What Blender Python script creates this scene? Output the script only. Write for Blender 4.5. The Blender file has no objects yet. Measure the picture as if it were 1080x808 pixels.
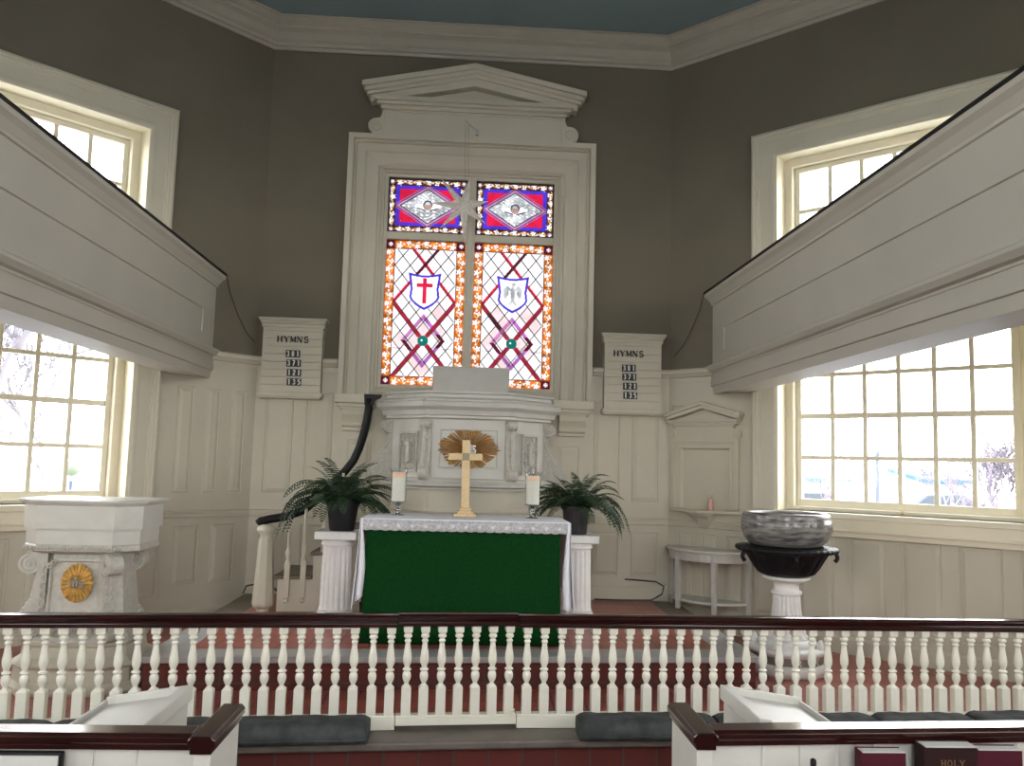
import bpy, math, random
from math import pi, sin, cos, radians as rad, sqrt
from mathutils import Vector, Matrix

# ------------------------------------------------------------------ camera, sky, exposure
S = bpy.context.scene
COL = S.collection
EYE = Vector((0, 0, 1.75))
YAW, PITCH, ROLL = 0.0548420, 0.0963479, 0.0267993
fw = Vector((sin(YAW)*cos(PITCH), cos(YAW)*cos(PITCH), sin(PITCH)))
rt = Vector((cos(YAW), -sin(YAW), 0)); up = rt.cross(fw)
r2 = cos(ROLL)*rt + sin(ROLL)*up; u2 = -sin(ROLL)*rt + cos(ROLL)*up
cam = bpy.data.cameras.new('camera'); co = bpy.data.objects.new('camera', cam); COL.objects.link(co)
co.matrix_world = Matrix(((r2.x, u2.x, -fw.x, EYE.x), (r2.y, u2.y, -fw.y, EYE.y), (r2.z, u2.z, -fw.z, EYE.z), (0, 0, 0, 1)))
cam.sensor_width = 36; cam.lens = 890.8/1080*36; cam.clip_start = .02; cam.clip_end = 300
S.camera = co
W = bpy.data.worlds.new('sky'); S.world = W; W.use_nodes = True
nt = W.node_tree; bg = nt.nodes['Background']
tc = nt.nodes.new('ShaderNodeTexCoord'); sx = nt.nodes.new('ShaderNodeSeparateXYZ'); rp = nt.nodes.new('ShaderNodeValToRGB')
nt.links.new(tc.outputs['Generated'], sx.inputs[0]); nt.links.new(sx.outputs['Z'], rp.inputs[0]); nt.links.new(rp.outputs[0], bg.inputs[0])
rp.color_ramp.elements[0].position = 0; rp.color_ramp.elements[0].color = (1, .975, .93, 1)
rp.color_ramp.elements[1].position = .9; rp.color_ramp.elements[1].color = (.88, .93, 1, 1)
bg.inputs['Strength'].default_value = 13.0
S.view_settings.view_transform = 'Standard'; S.view_settings.look = 'None'
S.view_settings.exposure = 0.06; S.view_settings.gamma = 1; S.view_settings.use_curve_mapping = False
try:
    S.cycles.max_bounces = 12; S.cycles.diffuse_bounces = 6; S.cycles.transparent_max_bounces = 16
except Exception: pass

# ------------------------------------------------------------------ materials
def mat(name, col, rough=.55, metal=0, noise=0, nscale=6, bump=0, bscale=60, coat=0, spec=.5, col2=None, trans=0):
    m = bpy.data.materials.new(name); m.use_nodes = True; n = m.node_tree.nodes; l = m.node_tree.links
    b = n['Principled BSDF']; b.inputs['Base Color'].default_value = (*col, 1)
    b.inputs['Roughness'].default_value = rough; b.inputs['Metallic'].default_value = metal
    b.inputs['Specular IOR Level'].default_value = spec
    if coat: b.inputs['Coat Weight'].default_value = coat; b.inputs['Coat Roughness'].default_value = .12
    if trans: b.inputs['Subsurface Weight'].default_value = trans; b.inputs['Subsurface Radius'].default_value = (.03, .02, .01)
    if noise or bump:
        t = n.new('ShaderNodeTexCoord')
    if noise:
        x = n.new('ShaderNodeTexNoise'); x.inputs['Scale'].default_value = nscale; x.inputs['Detail'].default_value = 5
        r = n.new('ShaderNodeMix'); r.data_type = 'RGBA'
        c2 = col2 or tuple(c*(1-noise) for c in col)
        r.inputs[6].default_value = (*col, 1); r.inputs[7].default_value = (*c2, 1)
        mr = n.new('ShaderNodeMapRange'); mr.inputs[1].default_value = .4; mr.inputs[2].default_value = .65
        l.new(t.outputs['Object'], x.inputs['Vector']); l.new(x.outputs[0], mr.inputs[0]); l.new(mr.outputs[0], r.inputs[0]); l.new(r.outputs[2], b.inputs['Base Color'])
    if bump:
        y = n.new('ShaderNodeTexNoise'); y.inputs['Scale'].default_value = bscale; y.inputs['Detail'].default_value = 3
        q = n.new('ShaderNodeBump'); q.inputs['Strength'].default_value = bump; q.inputs['Distance'].default_value = .01
        l.new(t.outputs['Object'], y.inputs['Vector']); l.new(y.outputs[0], q.inputs['Height']); l.new(q.outputs[0], b.inputs['Normal'])
    return m

def brickmat(name, c1, c2, mortar, w, h, rough=.4, off=0, msize=.006, axes='XY', rot=0, var=.35):
    m = bpy.data.materials.new(name); m.use_nodes = True; n = m.node_tree.nodes; l = m.node_tree.links
    b = n['Principled BSDF']; b.inputs['Roughness'].default_value = rough
    t = n.new('ShaderNodeTexCoord'); mp = n.new('ShaderNodeMapping'); br = n.new('ShaderNodeTexBrick')
    mp.inputs['Rotation'].default_value = (pi/2 if axes == 'XZ' else 0, 0, rot)
    br.inputs['Color1'].default_value = (*c1, 1); br.inputs['Color2'].default_value = (*c2, 1); br.inputs['Mortar'].default_value = (*mortar, 1)
    br.inputs['Scale'].default_value = 1; br.inputs['Brick Width'].default_value = w; br.inputs['Row Height'].default_value = h
    br.inputs['Mortar Size'].default_value = msize; br.inputs['Mortar Smooth'].default_value = .3; br.offset = off
    l.new(t.outputs['Object'], mp.inputs[0]); l.new(mp.outputs[0], br.inputs['Vector'])
    nz = n.new('ShaderNodeTexNoise'); nz.inputs['Scale'].default_value = 5; l.new(t.outputs['Object'], nz.inputs['Vector'])
    mx = n.new('ShaderNodeMix'); mx.data_type = 'RGBA'; mx.blend_type = 'MULTIPLY'; mx.inputs[0].default_value = var
    l.new(br.outputs['Color'], mx.inputs[6]); l.new(nz.outputs[0], mx.inputs[7]); l.new(mx.outputs[2], b.inputs['Base Color'])
    bp = n.new('ShaderNodeBump'); bp.inputs['Strength'].default_value = .4; bp.inputs['Distance'].default_value = .004; bp.invert = True
    l.new(br.outputs['Fac'], bp.inputs['Height']); l.new(bp.outputs[0], b.inputs['Normal'])
    return m

def clearglass(name, gloss=.06, tint=(1, 1, 1), rough=.02):
    m = bpy.data.materials.new(name); m.use_nodes = True; n = m.node_tree.nodes; l = m.node_tree.links
    n.remove(n['Principled BSDF']); o = n['Material Output']
    a = n.new('ShaderNodeBsdfTransparent'); a.inputs[0].default_value = (*tint, 1)
    g = n.new('ShaderNodeBsdfGlossy'); g.inputs['Roughness'].default_value = rough
    x = n.new('ShaderNodeMixShader'); x.inputs[0].default_value = gloss
    l.new(a.outputs[0], x.inputs[1]); l.new(g.outputs[0], x.inputs[2]); l.new(x.outputs[0], o.inputs[0])
    return m

def stained(name, col, k=.55, noise=.25):
    m = bpy.data.materials.new(name); m.use_nodes = True; n = m.node_tree.nodes; l = m.node_tree.links
    n.remove(n['Principled BSDF']); o = n['Material Output']
    a = n.new('ShaderNodeBsdfTransparent'); t = n.new('ShaderNodeBsdfTranslucent'); x = n.new('ShaderNodeMixShader'); x.inputs[0].default_value = .35
    tc = n.new('ShaderNodeTexCoord'); nz = n.new('ShaderNodeTexNoise'); nz.inputs['Scale'].default_value = 9
    mx = n.new('ShaderNodeMix'); mx.data_type = 'RGBA'
    c = tuple(min(1, q) for q in col)
    mx.inputs[6].default_value = (*c, 1); mx.inputs[7].default_value = (*[q*(1-noise) for q in c], 1)
    mr = n.new('ShaderNodeMapRange'); mr.inputs[1].default_value = .4; mr.inputs[2].default_value = .62
    l.new(tc.outputs['Object'], nz.inputs['Vector']); l.new(nz.outputs[0], mr.inputs[0]); l.new(mr.outputs[0], mx.inputs[0])
    l.new(mx.outputs[2], a.inputs[0]); l.new(mx.outputs[2], t.inputs[0])
    l.new(a.outputs[0], x.inputs[1]); l.new(t.outputs[0], x.inputs[2]); l.new(x.outputs[0], o.inputs[0])
    return m

M = dict(
 paint=mat('cream paint', (.54, .51, .415), .5, noise=.05, nscale=3, bump=.05, bscale=90),
 window_paint=mat('window cream paint', (.76, .71, .56), .4, noise=.04),
 gallery_paint=mat('gallery paint', (.475, .455, .395), .5, noise=.05, nscale=2, bump=.05, bscale=70),
 white=mat('white paint', (.55, .54, .50), .42, noise=.06, nscale=8),
 rail_white=mat('rail white paint', (.80, .78, .68), .3, noise=.05, nscale=12, coat=.3),
 carved=mat('carved white paint', (.50, .48, .43), .45, noise=.16, nscale=30, bump=.2, bscale=60),
 plaster=mat('white plaster', (.74, .73, .71), .5, noise=.06, nscale=20, bump=.1, bscale=80),
 olive=mat('olive plaster', (.160, .140, .104), .85, noise=.10, nscale=1.2, bump=.08, bscale=120),
 ceiling=mat('blue ceiling', (.19, .265, .285), .8, noise=.05, nscale=1),
 crown=mat('crown paint', (.40, .375, .315), .55, noise=.05),
 mahogany=mat('mahogany', (.026, .0055, .005), .16, noise=.5, nscale=5, coat=.35, spec=.4),
 black=mat('black wood', (.005, .005, .006), .5, spec=.25),
 slate=mat('grey stone tread', (.165, .138, .118), .5, noise=.25, nscale=7, bump=.1),
 marble=mat('platform border boards', (.42, .40, .39), .3, noise=.18, nscale=6),
 wornboard=mat('grey brown board', (.20, .165, .13), .55, noise=.3, nscale=7),
 oldwood=mat('worn brown board', (.16, .12, .09), .6, noise=.4, nscale=8),
 gold=mat('gilt', (.74, .44, .12), .42, metal=.25, noise=.4, nscale=30),
 brass=mat('pale brass', (.66, .49, .27), .45, metal=.1, noise=.12, nscale=40),
 bronze=mat('dark bronze', (.16, .14, .09), .4, metal=.6),
 green=mat('green cloth', (.005, .046, .010), .95, noise=.25, nscale=60, bump=.25, bscale=300, spec=.1),
 linen=mat('white linen', (.80, .80, .86), .85, bump=.08, bscale=200),
 lace=mat('lace', (.62, .62, .64), .9, noise=.35, nscale=70, bump=.4, bscale=120),
 cushion=mat('grey suede', (.046, .050, .050), .8, noise=.35, nscale=9, bump=.2, bscale=40, col2=(.085, .092, .094), spec=.2),
 wax=mat('candle wax', (.92, .86, .78), .5), waxtop=mat('candle glow top', (.95, .68, .52), .5),
 wick=mat('wick', (.03, .025, .02), .9),
 fern=mat('fern leaf', (.008, .026, .010), .45, noise=.5, nscale=8, col2=(.030, .062, .024), spec=.3),
 pot=mat('charcoal pot', (.012, .011, .014), .5, spec=.3),
 pot2=mat('dark wicker pot', (.030, .026, .028), .6, bump=.8, bscale=60),
 soil=mat('soil', (.02, .014, .01), .9),
 basin=mat('grey marbled basin', (.25, .245, .23), .28, noise=.9, nscale=9, col2=(.06, .06, .062), coat=.2),
 iron=mat('black carved stand', (.003, .003, .005), .5, spec=.3, bump=.5, bscale=45),
 letterblack=mat('black lettering', (.01, .01, .01), .5),
 letterwhite=mat('white lettering', (.8, .8, .78), .5),
 silver=mat('silver lettering', (.45, .45, .45), .35, metal=.6),
 stone=mat('inscription band', (.24, .20, .18), .7, noise=.2),
 maroon=mat('maroon book cloth', (.060, .006, .015), .6, spec=.2),
 darkred=mat('black red leather', (.018, .004, .005), .5, spec=.25),
 pages=mat('page edges', (.55, .55, .53), .8),
 navy=mat('navy sheet', (.006, .008, .022), .6, spec=.15), titlegold=mat('dull gilt title', (.22, .12, .06), .6),
 pink=mat('pink soap', (.62, .33, .30), .3),
 star=mat('paper star', (.80, .76, .70), .7, noise=.2, nscale=40),
 cord=mat('cord', (.25, .24, .22), .8),
 wire=mat('black wire', (.015, .013, .012), .6),
 glass=clearglass('window glass', .015), mercury=clearglass('smoky glass stem', .35, (.62, .64, .64), .08),
 vase=clearglass('hurricane glass', .07, (.93, .95, .95), .03),
 bark=mat('bark', (.17, .15, .18), .9), bark2=mat('dark bark', (.13, .12, .135), .9), pave=mat('pavement', (.32, .32, .33), .9), teal=mat('teal awning', (.015, .065, .10), .8), teal2=mat('pale turquoise awning', (.05, .11, .115), .8),
 bluecar=mat('blue paintwork', (.035, .05, .10), .3), silvercar=mat('silver paintwork', (.14, .15, .17), .3), tyre=mat('tyre', (.03, .03, .03), .8),
 autoglass=mat('car glass', (.03, .04, .05), .1), post=mat('blue grey post', (.035, .045, .09), .5), hedge=mat('hedge', (.10, .11, .04), .9), lampgreen=mat('green globe', (.11, .14, .09), .5),
)
bm = M['basin']; _n = bm.node_tree.nodes; _t = [q for q in _n if q.type == 'TEX_COORD'][0]; _x = [q for q in _n if q.type == 'TEX_NOISE'][0]
_mp = _n.new('ShaderNodeMapping'); _mp.inputs['Scale'].default_value = (1, 1, 5); bm.node_tree.links.new(_t.outputs['Object'], _mp.inputs[0]); bm.node_tree.links.new(_mp.outputs[0], _x.inputs['Vector'])
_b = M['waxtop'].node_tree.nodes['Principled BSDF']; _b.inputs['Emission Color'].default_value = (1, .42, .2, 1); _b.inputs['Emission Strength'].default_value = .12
M['redtile'] = brickmat('red floor tile', (.46, .120, .088), (.37, .088, .064), (.085, .05, .045), .205, .205, .3, 0, .006)
M['riser'] = brickmat('dark red riser tile', (.155, .022, .014), (.12, .017, .012), (.075, .055, .048), .19, .30, .6, 0, .006, 'XZ')
M['redfloor'] = brickmat('nave floor tile', (.12, .03, .02), (.10, .025, .02), (.05, .04, .03), .2, .2, .4, 0, .006)
G = dict(
 white=stained('clear leaded glass', (.115, .112, .118), noise=.10), red=stained('red glass', (.085, .002, .008)), dkred=stained('dark red glass', (.012, .001, .003)),
 orange=stained('orange glass', (.085, .020, .003), noise=.45), yellow=stained('yellow glass', (.09, .05, .008)), blue=stained('blue glass', (.009, .005, .070)),
 purple=stained('violet glass', (.055, .018, .062), noise=.4), pink=stained('pale pink glass', (.105, .080, .084), noise=.15), teal=stained('teal jewel', (.001, .022, .018)),
 grey=stained('grisaille glass', (.072, .076, .080), noise=.5), dkgrey=stained('dark painted glass', (.008, .008, .009)), flesh=stained('flesh glass', (.060, .040, .036)), brown=stained('brown rose border glass', (.018, .004, .003), noise=.5), lilac=stained('lilac glass', (.066, .026, .060)))
G['lead'] = mat('lead', (.02, .018, .02), .6)
MB_LIST = []

# ------------------------------------------------------------------ mesh builder
class MB:
    def __init__(s, T=None): s.v = []; s.f = []; s.m = []; s.s = []; s.T = T
    def add(s, vs, fs, mi=0, sm=False):
        o = len(s.v)
        if s.T: vs = [s.T(*p) for p in vs]
        s.v += [tuple(p) for p in vs]; s.f += [tuple(i+o for i in f) for f in fs]; s.m += [mi]*len(fs); s.s += [sm]*len(fs)
        return s
    def box(s, x0, x1, y0, y1, z0, z1, mi=0):
        return s.add([(x, y, z) for z in (z0, z1) for y in (y0, y1) for x in (x0, x1)],
                     [(0, 2, 3, 1), (4, 5, 7, 6), (0, 1, 5, 4), (2, 6, 7, 3), (0, 4, 6, 2), (1, 3, 7, 5)], mi)
    def prism(s, poly, c0, c1, order='xyc', mi=0, sm=False):
        "extrude a 2-D polygon; order says where its two coordinates and the extrusion go"
        n = len(poly)
        def P(a, b, c): d = dict(zip('xyc', (a, b, c))); return tuple(d[k] for k in order)
        vs = [P(a, b, c0) for a, b in poly]+[P(a, b, c1) for a, b in poly]
        fs = [tuple(range(n))[::-1], tuple(range(n, 2*n))]
        s.add(vs, fs, mi); s.add(vs, [(i, (i+1) % n, n+(i+1) % n, n+i) for i in range(n)], mi, sm); return s
    def loft(s, rings, mi=0, sm=False, cap=True, closed=True):
        n = len(rings[0]); vs = [p for r in rings for p in r]; fs = []
        for k in range(len(rings)-1):
            for i in range(n if closed else n-1):
                j = (i+1) % n; fs.append((k*n+i, k*n+j, (k+1)*n+j, (k+1)*n+i))
        s.add(vs, fs, mi, sm)
        if cap and closed: s.add(rings[0], [tuple(range(n))[::-1]], mi); s.add(rings[-1], [tuple(range(n))], mi)
        return s
    def lathe(s, prof, c=(0, 0, 0), n=32, mod=None, mi=0, sm=True, cap=True, square=None):
        rings = []
        for k, (r, z) in enumerate(prof):
            R = []
            for i in range(n):
                a = 2*pi*(i+.5)/n; q = r*(mod(a, z, r) if mod else 1)
                R.append((c[0]+q*cos(a), c[1]+q*sin(a), c[2]+z))
            rings.append(R)
        return s.loft(rings, mi, sm, cap)
    def tube(s, path, r, n=8, mi=0, sm=True, cap=True, flat=1):
        path = [Vector(p) for p in path]; rings = []; N = None
        for i, p in enumerate(path):
            t = (path[min(i+1, len(path)-1)]-path[max(i-1, 0)])
            if t.length < 1e-9: t = Vector((0, 0, 1))
            t.normalize()
            if N is None: N = t.orthogonal().normalized() if abs(t.z) > .95 else t.cross(Vector((0, 0, 1))).normalized()
            N = (N-t*N.dot(t)); N.normalize(); B = t.cross(N)
            q = r(i/(len(path)-1)) if callable(r) else r
            rings.append([tuple(p+N*q*cos(2*pi*k/n)+B*q*flat*sin(2*pi*k/n)) for k in range(n)])
        return s.loft(rings, mi, sm, cap)
    def mould(s, path, prof, place, closed=False, mi=0, sm=False):
        """sweep prof [(t,d)] along a 2-D path with mitred corners; t is offset to the left of travel"""
        n = len(path); rings = []
        for i in range(n):
            p = Vector(path[i])
            a = Vector(path[i-1]) if (i > 0 or closed) else None; b = Vector(path[(i+1) % n]) if (i < n-1 or closed) else None
            ds = []
            if a is not None: ds.append((p-a).normalized())
            if b is not None: ds.append((b-p).normalized())
            ns = [Vector((-d.y, d.x)) for d in ds]
            m = ns[0] if len(ns) == 1 else (ns[0]+ns[1]).normalized()/max(.2, (ns[0]+ns[1]).normalized().dot(ns[0]))
            rings.append([place(p.x+m.x*t, p.y+m.y*t, d) for t, d in prof])
        if closed: rings.append(rings[0])
        return s.loft(rings, mi, sm, cap=not closed)
    def build(s, name, m, parent=None, bevel=0, loc=None, seg=2, solid=0):
        me = bpy.data.meshes.new(name); o = bpy.data.objects.new(name, me)
        off = Vector((0, 0, 0))
        if parent is not None:
            off = Vector(parent.get('_w', (0, 0, 0)))
            o['_w'] = tuple(off)
        elif loc is not None: off = Vector(loc); o.location = off; o['_w'] = tuple(off)
        me.from_pydata([tuple(Vector(p)-off) for p in s.v], [], s.f)
        for mm in (m if isinstance(m, (list, tuple)) else [m]): me.materials.append(mm)
        me.polygons.foreach_set('material_index', s.m); me.polygons.foreach_set('use_smooth', s.s)
        me.validate(); me.update()
        import bmesh
        b = bmesh.new(); b.from_mesh(me); bmesh.ops.remove_doubles(b, verts=b.verts, dist=1e-6); bmesh.ops.recalc_face_normals(b, faces=b.faces); b.to_mesh(me); b.free()
        COL.objects.link(o)
        if parent is not None: o.parent = parent
        if solid:
            q = o.modifiers.new('thick', 'SOLIDIFY'); q.thickness = solid; q.offset = 0
        if bevel:
            q = o.modifiers.new('bevel', 'BEVEL'); q.width = bevel; q.segments = seg; q.limit_method = 'ANGLE'; q.angle_limit = rad(35); q.harden_normals = False
        return o

def tag(o, label=None, cat=None, group=None, kind=None):
    if label: o['label'] = label
    if cat: o['category'] = cat
    if group: o['group'] = group
    if kind: o['kind'] = kind
    return o
def empty(name, loc, label=None, cat=None, group=None, kind=None, rz=0):
    o = bpy.data.objects.new(name, None); COL.objects.link(o); o.location = loc; o.rotation_euler = (0, 0, rz); o['_w'] = tuple(loc); o.empty_display_size = .1
    return tag(o, label, cat, group, kind)
KIDS = {}
def copy_tree(o, parent=None):
    c = o.copy(); COL.objects.link(c)
    if parent is not None: c.parent = parent
    for ch in list(o.children): copy_tree(ch, c)
    return c
def struct(o): return tag(o, kind='structure')
def frame(ox, oy, sx, sy, dx, dy):
    return lambda s_, d, z: (ox+s_*sx+d*dx, oy+s_*sy+d*dy, z)
q = sqrt(.5)
FW = frame(0, 8.29, 1, 0, 0, -1)                 # altar wall: s = X
FL = frame(-2.03, 8.29, -q, -q, q, -q)           # left splayed wall: s runs towards the camera
FR = frame(2.03, 8.29, q, -q, -q, -q)            # right splayed wall
DL = 4.342
FSL = frame(-5.10, 5.22, 0, -1, 1, 0); FSR = frame(5.10, 5.22, 0, -1, -1, 0)
FRL = frame(-5.10, .62, q, -q, q, q); FRR = frame(5.10, .62, -q, -q, -q, q)
FB = frame(-2.03, -2.45, 1, 0, 0, 1)
ZC = 6.10

# ------------------------------------------------------------------ shell
def wall(name, F, s0, s1, holes, split=2.62, z0=-.1, ext=.25, m=None):
    b = MB(F); ss = sorted({s0-ext, s1+ext, *[h[0] for h in holes], *[h[1] for h in holes]}); zs = sorted({z0, ZC+.1, split, *[h[2] for h in holes], *[h[3] for h in holes]})
    for i in range(len(ss)-1):
        for j in range(len(zs)-1):
            cs, cz = (ss[i]+ss[i+1])/2, (zs[j]+zs[j+1])/2
            if any(h[0] < cs < h[1] and h[2] < cz < h[3] for h in holes): continue
            b.box(ss[i], ss[i+1], -.34, 0, zs[j], zs[j+1], 0 if cz < split else 1)
    return struct(b.build(name, m or [M['paint'], M['olive']]))
# window glass extents (s0,s1,z0,z1)
WR_lo = (1.27, 2.96, 1.515, 3.00); WR_up = (1.27, 2.96, 3.42, 4.54)
WL_lo = (1.335, 3.025, 1.435, 2.93); WL_up = (1.335, 3.025, 3.40, 4.50)
WA = (-.84, .84, 2.505, 4.61)
def hole(g, m=.14): return (g[0]-m, g[1]+m, g[2]-.10, g[3]+m)
wall('wall_altar', FW, -2.03, 2.03, [(WA[0]-.09, WA[1]+.09, WA[2]-.09, WA[3]+.09)])
wall('wall_front_left', FL, 0, DL, [hole(WL_lo), hole(WL_up)])
wall('wall_front_right', FR, 0, DL, [hole(WR_lo), hole(WR_up)])
SW = (1.45, 3.15, 1.5, 3.0); SU = (1.45, 3.15, 3.45, 4.55)
wall('wall_left', FSL, 0, 4.6, [hole(SW), hole(SU)])
wall('wall_right', FSR, 0, 4.6, [hole(SW), hole(SU)])
RW = (1.3, 3.0, 1.5, 3.0); RU = (1.3, 3.0, 3.45, 4.55)
wall('wall_rear_left', FRL, 0, DL, [hole(RW), hole(RU)])
wall('wall_rear_right', FRR, 0, DL, [hole(RW), hole(RU)])
BW = (.85, 3.2, 2.0, 5.2)  # unseen rear window, sized and raised to throw light on the upper altar wall
wall('wall_rear', FB, 0, 4.06, [hole(BW)])
OCT = [(-2.03, 8.29), (-5.10, 5.22), (-5.10, .62), (-2.03, -2.45), (2.03, -2.45), (5.10, .62), (5.10, 5.22), (2.03, 8.29)]
def grow(k): return [(x*(1+k/5.1), (y-2.92)*(1+k/5.4)+2.92) for x, y in OCT]
struct(MB().prism(grow(.3), ZC, ZC+.2).build('ceiling', M['ceiling']))
struct(MB().prism(grow(.3), -.2, 0).build('floor', M['redfloor']))
# crown moulding all round (path runs anticlockwise seen from above so that left = inwards)
cp = OCT
crown = [(0, 5.85), (.02, 5.85), (.03, 5.875), (.055, 5.88), (.06, 5.91), (.085, 5.93), (.125, 5.985), (.17, 6.01), (.17, 6.03), (.20, 6.05), (.235, 6.085), (.26, 6.09), (.26, 6.105), (0, 6.105)]
struct(MB().mould(cp, crown, lambda x, y, d: (x, y, d), closed=True).build('trim_1', M['crown']))

# wainscot cap on the three front walls, following the plan of the room
def cap_run(name, pts):
    prof = [(-.02, 2.60), (.012, 2.60), (.012, 2.645), (.03, 2.65), (.045, 2.675), (.06, 2.685), (.06, 2.715), (.04, 2.73), (-.02, 2.735)]
    struct(MB().mould(pts, prof, lambda x, y, d: (x, y, d)).build(name, M['paint'], bevel=0))
def pt(F, s_, d=0): p = F(s_, d, 0); return (p[0], p[1])
cap_run('trim_2', [pt(FW, -1.25), pt(FW, -2.03), pt(FL, .55)])
cap_run('trim_3', [pt(FR, .50), pt(FW, 2.03), pt(FW, 1.25)])
def midrail(name, pts, z=1.225):
    prof = [(-.01, z-.03), (.008, z-.03), (.016, z-.022), (.016, z+.008), (.024, z+.014), (.024, z+.028), (.008, z+.036), (-.01, z+.036)]
    struct(MB().mould(pts, prof, lambda x, y, d: (x, y, d)).build(name, M['paint']))
midrail('trim_4', [pt(FW, -.60), pt(FW, -2.03), pt(FL, .93)])
midrail('trim_5', [pt(FR, .86), pt(FW, 2.03), pt(FW, .60)])
def basebd(name, pts, z0, h=.14):
    prof = [(-.01, z0), (.025, z0), (.025, z0+h-.02), (.012, z0+h), (-.01, z0+h)]
    struct(MB().mould(pts, prof, lambda x, y, d: (x, y, d)).build(name, M['paint']))
basebd('baseboard_altar', [pt(FW, 2.02), pt(FW, -2.02)], .47)
basebd('baseboard_left', [pt(FL, 0.02), pt(FL, DL)], .25)
basebd('baseboard_right', [pt(FR, DL), pt(FR, .02)], .25)
# raised panels
def panels(name, F, rects):
    b = MB(F)
    for s0, s1, z0, z1 in rects:
        w = .022
        r0 = [(s0, 0, z0), (s1, 0, z0), (s1, 0, z1), (s0, 0, z1)]
        r1 = [(s0+.004, .009, z0+.004), (s1-.004, .009, z0+.004), (s1-.004, .009, z1-.004), (s0+.004, .009, z1-.004)]
        r2_ = [(s0+.010, .009, z0+.01), (s1-.010, .009, z0+.01), (s1-.010, .009, z1-.01), (s0+.010, .009, z1-.01)]
        r3 = [(s0+.014, .002, z0+.014), (s1-.014, .002, z0+.014), (s1-.014, .002, z1-.014), (s0+.014, .002, z1-.014)]
        r4 = [(s0+.045, .012, z0+.045), (s1-.045, .012, z0+.045), (s1-.045, .012, z1-.045), (s0+.045, .012, z1-.045)]
        b.loft([r0, r1, r2_, r3, r4])
    return struct(b.build(name, M['paint']))
panels('trim_6', FL, [(.10, .24, 1.42, 2.38), (.36, .50, 1.42, 2.38), (.62, .78, 1.42, 2.38), (.14, .38, .60, 1.13), (.50, .74, .60, 1.13)]+[(.86+i*.40, 1.14+i*.40, .52, 1.08) for i in range(8)])
panels('trim_7', FR, [(.03, .16, 1.40, 2.38), (.62, .78, .45, 1.15), (.10, .26, .45, 1.15), (.36, .52, .45, 1.15)]+[(.90+i*.425, 1.20+i*.425, .47, 1.22) for i in range(8)])
panels('trim_8', FW, [(-1.93, -1.66, 1.42, 2.40), (-1.54, -1.28, 1.42, 2.40), (-1.93, -1.66, .70, 1.13), (-1.54, -1.28, .70, 1.13), (-1.13, -.90, 1.40, 1.95),
                      (1.28, 1.54, 1.42, 2.40), (1.66, 1.93, 1.42, 2.40), (1.66, 1.93, .70, 1.13), (1.28, 1.54, .70, 1.13), (.92, 1.14, 1.40, 1.95)])

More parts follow.
